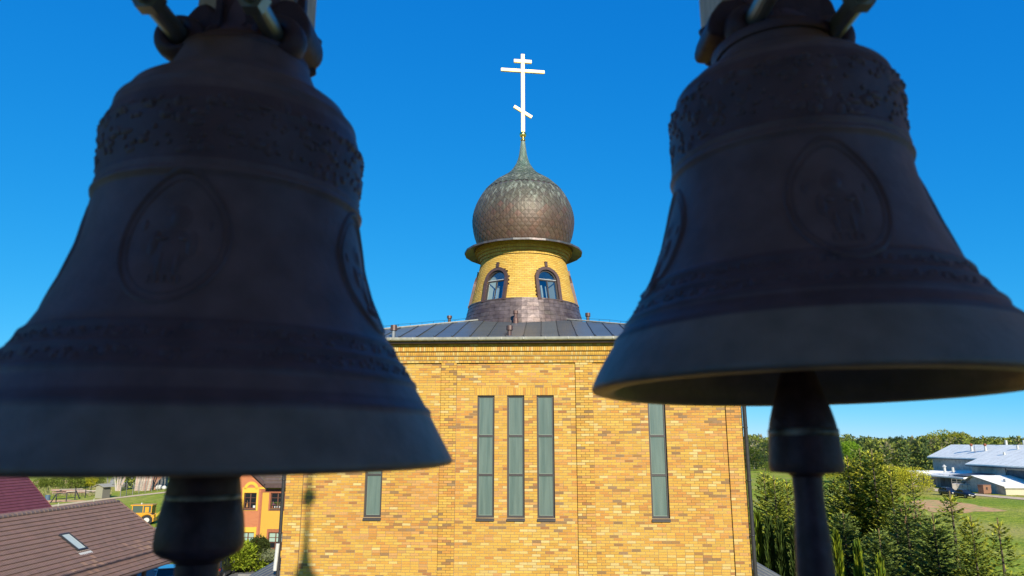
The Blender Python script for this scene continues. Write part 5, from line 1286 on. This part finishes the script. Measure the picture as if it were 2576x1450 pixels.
slope(rf, (oc(460, 300)[0], -.7, oc(460, 285)[1]), (xR1 + .5, -.7, oc(460, 285)[1]), (xR1 + .5, 4.5, zr_ + .4), (apex[0] + .5, 4.5, zr_ + .4), 34, 12, tc_)
slope(rf, (apex[0], -.35, apex[1] + .25), (oc(500, 335)[0], -.35, oc(500, 330)[1]), (oc(500, 335)[0], 3, oc(500, 330)[1]), (apex[0], 4.5, apex[1] + .25), 12, 9, tc_)
slope(rf, (2 * apex[0] - oc(500, 335)[0], -.35, oc(500, 330)[1]), (apex[0], -.35, apex[1] + .25), (apex[0], 4.5, apex[1] + .25), (2 * apex[0] - oc(500, 335)[0], 3, oc(500, 330)[1]), 12, 9, tc_)
rf.build('tiled_roof', m_oroof, oh)
vb = MB()
for x1, z1 in ((oc(500, 335)[0], oc(500, 335)[1]), (2 * apex[0] - oc(500, 335)[0], oc(500, 335)[1])):
    d = (Vector((x1, 0, z1)) - Vector((apex[0], 0, apex[1] + .12))); L = d.length; T_ = Matrix.Translation((apex[0], -.40, apex[1] + .12)) @ Matrix.Rotation(-atan2(d.z, d.x), 4, 'Y'); vb.box(0, L, 0, .06, -.16, .12, T=T_)
vb.box(oc(480, 300)[0], xR1 + .5, -.78, -.66, oc(460, 330)[1] - .02, oc(460, 288)[1]); vb.box(oc(480, 300)[0], xR1 + .5, -.66, .0, oc(460, 330)[1], oc(460, 326)[1]); vb.build('verge_board', m_trim, oh)
# ================================================================== GREY BARN ON THE RIGHT
def q5(x, y): return (3400 + x / 4.1436) / 1.5524, (1650 + y / 4.1436) / 1.5524   # picture point read on a 4.1436x crop
m_ren = M('weathered_render', (0.50, 0.44, 0.38), rough=0.95, var=.25, vs=.5, bump=.3, bs=3, alb=.95)
m_ren_dark = M('dark_render', (0.16, 0.18, 0.20), rough=.95, var=.35, vs=.4)  # darker render; also colours the painted shade in the bay
m_asb = M('corrugated_cement', (0.98, 0.96, 0.86), rough=.85, var=.10, vs=.3, bump=.2, alb=.9)
m_tar = M('tarred_roof', (0.10, 0.14, 0.20), rough=.7)
XA = 111.0; d_ = ray(*q5(1012, 700)); YA = XA * d_.y / d_.x
zA = at_y(*q5(985, 556), YA).z; RA = at_y(*q5(1330, 360), YA); zRg = RA.z; wR = RA.x - XA
barn = thing('barn', 'long grey rendered barn with pale corrugated roof and white vent stacks', 'barn', (XA, YA, 0), 0)
def bl_(p): return (p.x - XA, p.y - YA, p.z)
LB = 75.0
b = MB(); b.box(0, 2 * wR, -LB, 0, 0, zA - .05); b.prism([(0, zA - .05), (2 * wR, zA - .05), (wR, zRg - .2)], 'y', -.05, 0.0); b.build('wall', m_ren, barn, fix=True)
XB = 107.0; d_ = ray(*q5(1628, 700)); YB0 = XB * d_.y / d_.x
zB = at_y(*q5(1560, 672), YB0).z; offB = XB - XA
slA = (zRg - zA) / (wR + .9)
def corr(mb, x0, z0, x1, z1, ya, yb, t=.07, n=None, mi=0):
    n = n or int(abs(yb - ya) / 1.1); 
    for k in range(n):
        y0_ = ya + (yb - ya) * k / n; y1_ = ya + (yb - ya) * (k + 1) / n; g_ = .012 * (k % 2)
        mb.add([(x0, y0_, z0 + g_), (x0, y1_, z0 + g_), (x1, y1_, z1 + g_), (x1, y0_, z1 + g_), (x0, y0_, z0 - t), (x0, y1_, z0 - t)], [(0, 3, 2, 1), (0, 1, 5, 4)], (1, 1, 1), mi)
    mb.add([(x0, ya, z0), (x1, ya, z1), (x1, ya, z1 - t), (x0, ya, z0 - t)], [(0, 1, 2, 3)]); mb.add([(x0, yb, z0), (x1, yb, z1), (x1, yb, z1 - t), (x0, yb, z0 - t)], [(3, 2, 1, 0)])
jB = YB0 - YA
b = MB(); corr(b, -.9, zA, wR, zRg, .8, jB + .5, .25); b.build('far_roof_slope', m_asb, barn)
b = MB(); corr(b, offB - 1.1, zB, wR, zRg + .03, jB + .5, -LB, .25); b.build('near_roof_slope', m_asb, barn)
b = MB(); corr(b, 2 * wR + .9, zA, wR, zRg, .8, -LB, .25); b.build('rear_roof_slope', m_asb, barn)
b = MB(); b.box(-.88, -.82, jB + .5, .8, zA - .5, zA - .26); b.box(offB - 1.08, offB - 1.0, -LB, jB + .5, zB - .55, zB - .26); b.build('fascia', m_ren_dark, barn)
b = MB(); b.box(offB, .0, -LB, jB, 0, zB - .3); b.prism([(offB, zB - .3), (.0, zB - .3), (.0, zA - .06)], 'y', jB - .1, jB); b.build('front_block', m_ren, barn, fix=True)
b = MB(); b.box(offB - .03, offB - .002, -LB, jB - 12, 0.5, zB - .9); b.build('dark_wall', m_ren_dark, barn)  # darker panel over the front block's wall
b = MB(); b.tube([(offB - .1, jB - 11.8, .2), (offB - .1, jB - 11.8, zB - .5)], .09, 6); b.build('downpipe', m_dark, barn)
b = MB(); b.box(offB - .05, offB + .05, jB - 6.6, jB - 4.4, 0, 2.2); b.build('barn_door', M('rust_red_door', (.22, .07, .06), rough=.8), barn)
def stack(px, yt, yb, wpx, cap, label=None):
    # vents stand on the roof slope: find where the sight line meets the slope plane
    d = ray(*q5(px, yb)); x_, y_ = q5(px, yb)
    # plane through far slope eave: z = zA + slA * (X - (XA - .9))
    t = ((zA - slA * (XA - .9)) - H) / (d.z - slA * d.x); p = O + d * t; top = at_y(*q5(px, yt), p.y); r = wpx / 4.1436 / 1.5524 / 1786 * p.length / 2
    s = MB(); s.tube([(p.x - XA, p.y - YA, p.z - .4), (p.x - XA, p.y - YA, top.z)], r, 10)
    if cap: s.tube([(p.x - XA, p.y - YA, top.z - .02), (p.x - XA, p.y - YA, top.z + .35), (p.x - XA, p.y - YA, top.z + .7)], [r * .5, r * 1.6, r * .3], 10, mi=1)
    s.build('vent_stack', [m_white, M('rusty_cowl', (.40, .13, .07), rough=.8)] if cap else m_white, barn, smooth=False)
stack(1638, 388, 462, 28, True); stack(1862, 388, 460, 28, True); stack(2168, 482, 552, 26, False); stack(2384, 372, 448, 26, False)
for px in (2065, 2287):
    s = MB(); p = at_y(*q5(px, 360), RA.y + (-20 if px < 2200 else -26)); X_ = wR + .6; s.tube([(X_, p.y - YA, zRg - .3), (X_, p.y - YA, zRg + 1.1)], .28, 8); s.build('vent_stack', m_white, barn)
s = MB(); d = ray(*q5(1690, 490)); t = ((zA - slA * (XA - .9)) - H) / (d.z - slA * d.x); p = O + d * t; s.tube([(p.x - XA, p.y - YA, p.z - .2), (p.x - XA, p.y - YA, p.z + 2.2)], .05, 5); s.build('aerial_mast', m_dark, barn)
# low annex in front of the barn
Cn = at_z(*q5(885, 1022)); ann = thing('annex', 'low grey annex with flat pale roof and loading doors in front of the barn', 'outbuilding', (Cn.x, Cn.y, 0), 0)
za = at_y(*q5(880, 832), Cn.y).z; dX = XA - Cn.x; d_ = ray(*q5(1610, 880)); E2 = Cn.x * d_.y / d_.x - Cn.y
b = MB(); b.box(0, dX, E2 + .02, 0, 0, za - .35); b.build('wall', m_ren, ann)
b = MB(); b.box(-.03, -.002, E2 + .1, -6.5, 0, za - .4); b.build('dark_wall', m_ren_dark, ann)  # darker panel over part of the annex wall
b = MB(); corr(b, -1.3, za - .1, dX, za + .9, .4, E2 + .3, .3); b.build('annex_roof', m_asb, ann)
b = MB(); corr(b, -.6, za + .28, dX, za + .95, E2 * .62, E2 + .35, .04); b.build('tarred_patch', m_tar, ann)
for f in (.30, .78): b = MB(); b.box(-.06, -.031, E2 * f - 1.3, E2 * f, 0, 2.3); b.build('door', M('grey_door', (.36, .37, .36), rough=.8) if f < .5 else M('pale_green_door', (.42, .44, .36), rough=.8), ann)
for f in (.45, .58): b = MB(); b.box(-.07, -.031, E2 * f - .35, E2 * f, 1.4, 2.9); b.build('door_frame', m_dark, ann)
for px, yt, yb, w_ in ((1197, 712, 765, 30), (1330, 728, 768, 22)):
    p = at_y(*q5(px, yb), Cn.y + E2 * (.35 if px < 1250 else .55)); s = MB(); q = at_y(*q5(px, yt), p.y); s.tube([(p.x - Cn.x, p.y - Cn.y, p.z - .6), (p.x - Cn.x, p.y - Cn.y, q.z)], .3, 8)
    if px < 1250: s.tube([(p.x - Cn.x, p.y - Cn.y, q.z - .1), (p.x - Cn.x, p.y - Cn.y, q.z + .4)], [.55, .05], 8)
    s.build('vent_stack', m_white, ann)
b = MB(); b.box(-3.2, dX, 0.05, 7.5, 0, za + .1, skip=('l',)); b.build('bay_wall', m_ren, ann)
b = MB(); b.box(-3.9, dX, -.3, 8.2, za + .15, za + .5); b.box(-3.2, -2.9, 6.9, 7.4, 0, za + .15); b.box(-3.2, -2.9, .1, .5, 0, za + .15); b.build('bay_roof', m_asb, ann)
b = MB(); b.box(-2.9, -2.88, .55, 6.85, 0.1, za - .4); b.build('bay_shadow_wall', m_ren_dark, ann)  # dark sheet paints the shade inside the open bay
# small hut whose lit gable faces the road
Hc = at_z(*q5(2195, 1178)); hut = thing('hut', 'small cream-walled hut with a pale roof at the road, in front of the barn', 'outbuilding', (Hc.x, Hc.y, 0), 0)
ze = at_y(*q5(2190, 1040), Hc.y).z; hd = 13.0
zr2 = ze + 1.75; b = MB(); b.box(0, 16, 0, hd, 0, ze - .1); b.prism([(0, ze - .1), (hd, ze - .1), (hd * .75, zr2 - .2)], 'x', 0, .1); b.build('wall', m_ren, hut, fix=True)
b = MB(); b.box(.0, 16, -.03, -.002, .02, ze - .12); b.build('cream_wall', M('cream_render', (.72, .68, .50), rough=.9, var=.06), hut)
b = MB()
for k in range(12):
    x0_, x1_ = -.5 + k * 1.4, -.5 + (k + 1) * 1.4; g_ = .015 * (k % 2)
    b.add([(x0_, -.6, ze + g_), (x1_, -.6, ze + g_), (x1_, hd * .75, zr2 + g_), (x0_, hd * .75, zr2 + g_)], [(0, 1, 2, 3)]); b.add([(x0_, hd * .75, zr2), (x1_, hd * .75, zr2), (x1_, hd + .4, ze + .2), (x0_, hd + .4, ze + .2)], [(0, 1, 2, 3)])
b.box(-.5, 16.3, -.62, -.58, ze - .28, ze - .02); b.build('hut_roof', m_asb, hut)
b = MB(); b.box(2.4, 3.2, 3.2, 3.9, ze + .4, ze + 1.3); b.build('roof_vent', m_white, hut)
# loading ramp with railing, box container, fence
Rm = at_z(*q5(1330, 1105)); ramp = thing('loading_ramp', 'raised grey concrete loading ramp with pipe railing behind the dark cars', 'ramp', (Rm.x, Rm.y, 0), atan2(at_z(*q5(1835, 1125)).y - Rm.y, at_z(*q5(1835, 1125)).x - Rm.x))
LR = (at_z(*q5(1835, 1125)) - Rm).length
b = MB(); b.prism([(0, 0), (LR, 0), (LR, 1.0), (LR * .5, 1.3), (0, 1.5)], 'y', 0, 3.0); b.build('ramp_body', m_ren, ramp, fix=True)
b = MB()
for k in range(7): x = LR * k / 6; b.tube([(x, 0, .8), (x, 0, 2.5)], .05, 5)
for z in (2.45, 1.9): b.tube([(0, 0, z), (LR, 0, z - .1)], .045, 5)
b.build('railing', m_concrete, ramp)
Bx = at_z(*q5(1900, 1165)); bx_ = thing('storage_box', 'rusty brown storage box on the kerb beside the parked dark cars', 'box', (Bx.x, Bx.y, 0), .35)
b = MB(); b.box(-1.1, 1.1, 0, 1.2, .15, 1.75); b.box(-1.15, 1.15, -.05, 1.25, 1.75, 1.85); b.build('box_body', M('rusty_sheet', (.34, .17, .10), rough=.8, var=.3, vs=2), bx_)
b = MB(); b.box(-.35, .1, -.03, -.005, .9, 1.4); b.build('hatch', m_dark, bx_)
b = MB(); [b.box(x, x + .2, .1, 1.1, 0, .15) for x in (-1, .8)]; b.build('skid', m_dark, bx_)
# fence by the annex
fn = thing('post_fence', 'concrete post and wire fence between the annex and the road', 'fence', tuple(at_z(*q5(960, 1035))), 0)
f0 = Vector(fn.location); pts = [at_z(*q5(x, y)) - f0 for x, y in ((960, 1035), (1085, 1082), (1205, 1048), (1250, 1050))]
pts[1] = pts[1]
for k in range(8):
    p = at_z(*q5(960 + k * 46, 1040 + k * 1.5)) - f0; b = MB(); b.box(p.x - .07, p.x + .07, p.y - .07, p.y + .07, 0, 1.9); b.build('post', m_concrete, fn)
b = MB(); pe = at_z(*q5(960 + 7 * 46, 1050)) - f0
for z in (.5, .95, 1.4, 1.8): b.tube([(0, 0, z), (pe.x, pe.y, z)], .012, 3)
b.build('wire', m_dark, fn)
# ================================================================== VEHICLES
def car(label, loc, rz, paint, kind='suv', name='parked_car'):
    t = thing(name, label, 'car', loc, rz); W = .90; L = 2.15; H_ = 1.52 if kind == 'suv' else 1.44
    # lower body: sections along x (front = +x): x, half width, z bottom, z top
    S_ = [(-L, .72, .42, .80), (-L + .08, .82, .30, .98), (-1.5, W, .24, 1.00), (-.6, W, .22, .98), (.5, W, .22, .96), (1.15, W, .24, .92), (1.75, .84, .27, .82), (L - .05, .74, .32, .68), (L, .66, .40, .58)]
    b = MB(); vs = []; fs = []
    for x, w_, z0, z1 in S_:
        zm = z0 + (z1 - z0) * .6
        vs += [(x, -w_ * .92, z0), (x, -w_, zm * .75 + z0 * .25), (x, -w_ * .99, zm), (x, -w_ * .90, z1), (x, 0, z1 + .03), (x, w_ * .90, z1), (x, w_ * .99, zm), (x, w_, zm * .75 + z0 * .25), (x, w_ * .92, z0)]
    n = 9
    for i in range(len(S_) - 1):
        for k in range(n - 1): fs.append((i * n + k, i * n + k + 1, (i + 1) * n + k + 1, (i + 1) * n + k))
        fs.append((i * n + n - 1, i * n, (i + 1) * n, (i + 1) * n + n - 1))
    fs.append(tuple(range(n - 1, -1, -1))); fs.append(tuple((len(S_) - 1) * n + k for k in range(n)))
    b.add(vs, fs); o = b.build('body', paint, t, smooth=True, fix=True)
    # greenhouse: glass solid then a roof skin over it
    back = -1.95 if kind == 'suv' else -1.6
    G_ = [(back, .70, .97, .99), (back + .35, .68, .97, H_ - .10), (-.7, .68, .97, H_ - .03), (.1, .67, .96, H_ - .06), (.95, .72, .94, .96)]
    g = MB(); vs = []; fs = []
    for x, w_, z0, z1 in G_: vs += [(x, -.80, z0), (x, -w_, z1), (x, w_, z1), (x, .80, z0)]
    for i in range(len(G_) - 1):
        for k in range(3): fs.append((i * 4 + k, i * 4 + k + 1, i * 4 + k + 5, i * 4 + k + 4))
    g.add(vs, fs); g.build('glasshouse', m_glassdark, t)
    r = MB(); r.box(back + .33, .12, -.66, .66, H_ - .07, H_ - .005); rr_ = r.build('roof', paint, t); bv = rr_.modifiers.new('b', 'BEVEL'); bv.width = .03; bv.segments = 2
    p = MB()
    for s in (-1, 1):
        for x0, z0, x1, z1 in ((.95, .95, .1, H_ - .05), (back, .98, back + .35, H_ - .09), (-.55, .98, -.6, H_ - .04)): p.tube([(x0, s * .78, z0), (x1, s * .675, z1)], .035, 5)
    p.build('pillar', paint, t)
    for x in (-1.32, 1.32):
        for s in (-1, 1):
            w_ = MB(); w_.tube([(x, s * .66, .33), (x, s * .90, .33)], .33, 18); wo_ = w_.build('wheel', m_rubber, t)
            w_ = MB(); w_.tube([(x, s * .895, .33), (x, s * .91, .33)], .21, 12); w_.build('rim', m_steel, wo_)
    for s in (-1, 1):
        h_ = MB(); h_.box(L - .14, L - .01, min(s * .42, s * .70), max(s * .42, s * .70), .60, .72); h_.build('headlight', m_white, t)
        h_ = MB(); h_.box(-L - .0, -L + .12, min(s * .58, s * .80), max(s * .58, s * .80), .78, .95); h_.build('tail_light', M('tail_red', (.35, .02, .03), rough=.2), t)
        h_ = MB(); h_.box(.72, .88, min(s * .86, s * 1.02), max(s * .86, s * 1.02), .95, 1.08); h_.build('mirror', paint, t)
    h_ = MB(); h_.box(L - .01, L + .015, -.26, .26, .42, .53); h_.box(-L - .015, -L + .01, -.26, .26, .55, .66); h_.build('number_plate', m_white, t)
    return t
m_navy = M('dark_blue_paint', (.012, .015, .035), rough=.25, coat=.5, spec=.5); m_blk = M('black_paint', (.012, .012, .014), rough=.3, coat=.3, spec=.4)
m_sky = M('silver_blue_paint', (.70, .66, .66), rough=.3, metal=.1, coat=1.0)
p = at_z(*q5(1270, 1188)); q = at_z(*q5(1560, 1222)); hd_ = atan2(q.y - p.y, q.x - p.x)
car('dark blue hatchback parked on the road, rear one of the two', (p.x, p.y, .07), hd_, m_navy, 'suv')
car('black saloon with white number plate parked in front of the dark blue car', (q.x - .3, q.y, .07), hd_, m_blk, 'saloon')
p = at_z(426, 1422, 1.5); car('silver-blue estate car beside the brown-roofed house', (p.x, p.y, .02), radians(112), m_sky, 'suv')
p = at_z(560, 1478); car('dark car mostly hidden behind the clapper of the larger bell', (p.x - 2.0, p.y + 4, .02), radians(95), m_blk, 'suv')
# yellow backhoe
Bh = at_z(355, 1319); bh = thing('backhoe', 'yellow backhoe loader parked on the grass behind the brown roof', 'digger', (Bh.x, Bh.y, 0), radians(8)); bh.scale = (.92, .85, .76)
m_yel = M('machine_yellow', (.85, .40, .02), rough=.45, var=.1, vs=3); m_lime = M('faded_yellow_arm', (.62, .52, .06), rough=.5)
b = MB(); b.box(-3.6, -.9, -.55, .55, .9, 1.75); b.prism([(-.95, .8), (1.5, .8), (1.5, 1.55), (.9, 1.85), (-.95, 1.85)], 'y', -.95, .95); b.box(1.5, 1.9, -1.1, 1.1, .5, 1.6); b.build('chassis', m_yel, bh, fix=True)
b = MB()
for x in (-1.1, .35, 1.45):
    for s in (-1, 1): b.box(x - .06, x + .06, s * .88 - .05, s * .88 + .05, 1.85, 3.1)
b.box(-1.35, 1.6, -1.0, 1.0, 3.1, 3.28); b.box(-1.2, 1.5, -.93, -.87, 1.84, 1.95); b.box(-1.2, 1.5, .87, .93, 1.84, 1.95); b.build('cab_frame', m_yel, bh)
for x0_, x1_ in ((-1.02, .27), (.43, 1.37)): b = MB(); b.box(x0_, x1_, -.90, -.88, 1.95, 3.08); b.build('cab_window', M('cab_glass', (.10, .15, .13), rough=.15), bh)
b = MB(); b.box(.62, 1.12, -.97, -.91, 2.0, 2.9); b.build('door_frame', m_yel, bh)
b = MB(); b.box(1.46, 1.5, -.82, .82, 1.95, 3.08); b.box(-1.12, -1.08, -.82, .82, 1.95, 3.08); b.build('cab_window', m_glassdark, bh)
for x, r in ((1.0, .78), (-2.9, .55)):
    for s in (-1, 1):
        w_ = MB(); w_.tube([(x, s * .75, r), (x, s * 1.15, r)], r, 20); wo_ = w_.build('wheel', m_rubber, bh); w_ = MB(); w_.tube([(x, s * 1.14, r), (x, s * 1.18, r)], r * .5, 14); w_.build('rim', m_white, wo_)
for s in (-1, 1): b = MB(); b.tube([(1.0 + .95 * cos(t), s * 1.0, .78 + .95 * sin(t)) for t in [radians(200 - 18 * k) for k in range(11)]], .12, 6); b.build('mudguard', m_yel, bh)
b = MB(); b.tube([(1.8, 0, 1.2), (2.9, 0, 2.5), (4.2, 0, 2.9)], [.20, .18, .14], 6); b.tube([(4.1, 0, 3.0), (4.5, 0, 2.0)], [.16, .12], 6); b.tube([(2.3, .0, 1.5), (3.9, 0, 2.35)], .07, 6); b.build('boom', m_lime, bh)
b = MB(); b.prism([(4.2, 1.3), (4.8, 1.2), (4.75, 2.0), (4.35, 2.0)], 'y', -.4, .4); b.build('bucket', m_yel, bh, fix=True)
b = MB(); b.tube([(-.2, 0, 3.28), (-.2, 0, 3.5)], .10, 8); b.tube([(-1.3, -.8, 1.9), (-1.3, -.8, 2.1)], .14, 8); b.build('lamp', m_white, bh)
b = MB(); b.prism([(-4.7, .3), (-3.7, .2), (-3.9, 1.2), (-4.5, 1.3)], 'y', -1.1, 1.1); b.build('front_bucket', m_yel, bh, fix=True)
# white-sheeted heap beyond the roof edge
hp = thing('sheeted_pile', 'pile covered with pale sheeting on the grass below the backhoe', 'pile', tuple(at_z(392, 1352)), .2)
b = MB(); b.lathe([(1.7, 0), (1.55, .45), (1.0, .85), (.01, 1.05)], 14); b.build('sheeting', M('pale_tarpaulin', (.62, .66, .64), rough=.6, var=.15, bump=.6, bs=2), hp, smooth=True)
# wooden privy
Pv = at_z(247, 1255); pv = thing('wooden_privy', 'narrow weathered plank privy with shallow gable roof on the meadow', 'shed', (Pv.x, Pv.y, 0), radians(-20)); 
m_plank = M('weathered_plank', (.42, .40, .28), rough=.9, var=.25, vs=3, stretch=(6, 6, .6))
pw_, ph_ = 1.75, 2.15
for k in range(7): b = MB(); x = -pw_ / 2 + k * pw_ / 7; b.box(x + .01, x + pw_ / 7 - .01, -.02 - .01 * (k % 2), .03, .05, ph_ + (.35 - abs(x + pw_ / 14) * .34)); b.build('plank', m_plank, pv)
b = MB(); b.box(-pw_ / 2, pw_ / 2, .035, 1.7, .05, ph_); b.build('side_boarding', M('shaded_plank', (.20, .19, .15), rough=.9), pv)  # darker colour paints the shade on the privy's sides
b = MB(); T1 = Matrix.Translation((0, 0, ph_ + .45))
for s in (-1, 1): b.prism([(0, .0), (s * 1.45, -.5), (s * 1.45, -.43), (0, .08)], 'y', -.35, 2.1, T=T1)
b.build('roof', M('roofing_felt', (.46, .44, .36), rough=.9), pv, fix=True)
# grey shingled barn end behind the privy and leaning planks
Sb = at_z(262, 1226); sb = thing('shingled_shed', 'grey shingled shed roof reaching to the ground behind the privy', 'shed', (Sb.x, Sb.y, 0), radians(-18))
b = MB(); m_shg = M('grey_shingle', (1, 1, 1), rough=.9, src='attr', var=.2, vs=2)
for j in range(14):
    for i in range(24):
        x = i * .42; z = .6 + j * .42; y = 1.2 + j * .22; c = jit((.27, .28, .30), .18); b.add([(x, y - .04, z), (x + .40, y - .04, z), (x + .40, y + .22, z + .44), (x, y + .22, z + .44), (x, y, z - .02), (x + .40, y, z - .02)], [(0, 1, 2, 3), (4, 5, 1, 0)], c)
b.build('shingle_field', m_shg, sb, kind='stuff')
b = MB(); b.box(0, 10, 1.3, 1.4, 0, .6); b.box(-.15, 0, 1.0, 1.2, 0, 6.6, T=Matrix.Rotation(-.18, 4, 'Y')); b.box(0, 10, 4.6, 9, 0, 6.3); b.build('shed_wall', m_concrete, sb)
# leaning planks
def leaning(name, label, px0, px1, pyb, n, ht, cols, lean):
    p0, p1_ = at_z(px0, pyb), at_z(px1, pyb - (px1 - px0) * .03); t = thing(name, label, 'plank stack', tuple(p0), 0)
    d = p1_ - p0
    for k in range(n):
        x = d * ((k + U(-.2, .2)) / n); b = MB(); w_ = U(.10, .17); s = U(-.06, .06) + lean * (k / n - .5); hh = ht * U(.75, 1.05)
        b.tube([x, x + Vector((s * hh, 1.5, hh))], w_, 4, jit(random.choice(cols), .15)); b.build('plank', m_plankc, t)
m_plankc = M('sawn_plank', (1, 1, 1), rough=.85, src='attr', var=.15, vs=2)
pc_ = [(.62, .42, .34), (.60, .52, .42), (.55, .33, .26), (.66, .58, .48), (.45, .36, .30)]
leaning('leaning_planks', 'long pinkish planks leaning in a tall row right of the yellow-green bush', 338, 377, 1236, 26, 8.2, pc_, .1)
leaning('leaning_planks', 'pale planks leaning left of the yellow-green bush', 291, 302, 1236, 7, 8.0, [(.62, .55, .46), (.60, .47, .38)], .5)
leaning('leaning_planks', 'short stack of planks with an orange one, furthest right', 385, 404, 1229, 12, 6.6, pc_[:3] + [(.85, .38, .06)], -.5)
leaning('leaning_planks', 'reddish planks leaning towards the tall row at its right', 379, 392, 1233, 7, 7.0, [(.62, .33, .22)], -1.2)
# climbing frame of poles, woodpile, posts
cf = thing('pole_frame', 'dark frame of poles with slanting struts on the meadow', 'frame', tuple(at_z(148, 1268)), 0); f0 = Vector(cf.location)
def ap(px, py, px2, py2, r, nm='pole'):
    a = at_z(px, py) - f0; e = at_y(px2, py2, (a + f0).y) - f0; b = MB(); b.tube([a, e], r, 5); b.build(nm, m_dark, cf)
def cc6(x, y): return (100 + x / 8.05) / 1.5524, (1830 + y / 8.05) / 1.5524
for a, e in (((950, 1075), (975, 800)), ((780, 1090), (960, 820)), ((1270, 1050), (1300, 760)), ((1545, 990), (1580, 610)), ((1690, 950), (1590, 700))): ap(*cc6(*a), *cc6(*e), .10)
b = MB(); y_ = (at_z(*cc6(950, 1075))).y
for a, e in (((970, 800), (1560, 740)), ((960, 965), (1560, 910))): b.tube([at_y(*cc6(*a), y_) - f0, at_y(*cc6(*e), at_z(*cc6(1545, 990)).y) - f0], .06, 5)
b.build('cross_pole', m_dark, cf)
wp = thing('timber_pile', 'pile of pale sawn timber lying behind the pole frame', 'timber', tuple(at_z(*cc6(1450, 830))), .2)
for k in range(18): b = MB(); z = .15 + .2 * (k // 4) + .04 * k % .11; x = U(-.9, .9); b.tube([(x - U(1.5, 3.6), .4 * (k % 4), z), (x + U(1.5, 4.5), .4 * (k % 4) + U(-.3, .3), z + U(0, .15))], .10, 4, jit(random.choice(pc_[:4]), .1)); b.build('plank', m_plankc, wp)
for k, (x, y, yt, dark) in enumerate([(640, 980, 830, 1), (690, 800, 620, 1), (1130, 770, 640, 1), (1865, 930, 660, 1), (2035, 820, 540, 1), (1020, 1230, 1085, 0), (2140, 1085, 950, 0)]):
    a = at_z(*cc6(x, y)); e = at_y(*cc6(x, yt), a.y); b = MB(); b.tube([(0, 0, 0), (0, 0, e.z)], .09, 6)
    o = b.build('fence_post', m_dark if dark else M('pale_post', (.55, .55, .42), rough=.8), None); o.location = a
    tag(o, ['dark post at the edge of the maroon roof', 'thin dark post behind the one by the maroon roof', 'short dark post below the darkest garden bush', 'dark post at the right end of the timber pile', 'tall dark post left of the privy', 'pale post beside the track left of the brown ridge', 'pale post by the track below the privy'][k], 'post', 'meadow fence posts')
brl = at_z(*cc6(680, 1010)); b = MB(); b.tube([(0, 0, 0), (0, 0, .95)], .42, 12); b.tube([(0, 0, .28), (0, 0, .34)], .44, 12); b.tube([(0, 0, .62), (0, 0, .68)], .44, 12)
o = b.build('barrel', M('blue_barrel', (.10, .18, .26), rough=.4), None); o.location = brl; tag(o, 'blue barrel standing at the foot of the maroon roof edge', 'barrel')
# mesh fence with pale posts along the planks
mf = thing('mesh_fence', 'wire mesh fence with pale steel posts before the leaning planks', 'fence', tuple(at_z(302, 1252)), 0); f0 = Vector(mf.location)
fp = [(302, 1252), (317, 1247), (333, 1245), (349, 1242), (365, 1239.5), (381, 1237), (396, 1235), (412, 1231)]
for x, y in fp: a = at_z(x, y) - f0; b = MB(); b.tube([a, a + Vector((0, 0, 2.4))], .07, 5); b.build('post', m_concrete, mf)
b = MB()
for (x0_, y0_), (x1_, y1_) in zip(fp, fp[1:]):
    a, e = at_z(x0_, y0_) - f0, at_z(x1_, y1_) - f0
    for z in (.3, .7, 1.1, 1.5, 1.9, 2.25): b.tube([a + Vector((0, 0, z)), e + Vector((0, 0, z))], .012, 3)
    for k in range(10): q = a.lerp(e, k / 10); b.tube([q, q + Vector((0, 0, 2.25))], .010, 3)
b.build('mesh_wire', m_dark, mf)
wr = thing('white_sacks', 'heap of white plastic sacks at the foot of the orange plank stack', 'sacks', tuple(at_z(393, 1232)), 0)
for k in range(5):
    b = MB(); b.lathe([(.01, 0), (.5, .1), (.6, .4), (.35, .75), (.01, .85)], 8); o = b.build('sack', m_white, wr, smooth=True); o.location = (k * .8 - 1.5, U(-.3, .3), 0); o.scale = (1, .8, U(.6, 1.3))
# kerb before the shrubs
kb = at_z(600, 1449); k2 = at_z(700, 1449); b = MB(); b.box(0, (k2 - kb).length, -.15, .15, 0, .14); o = struct('kerb', b, m_concrete); o.location = kb
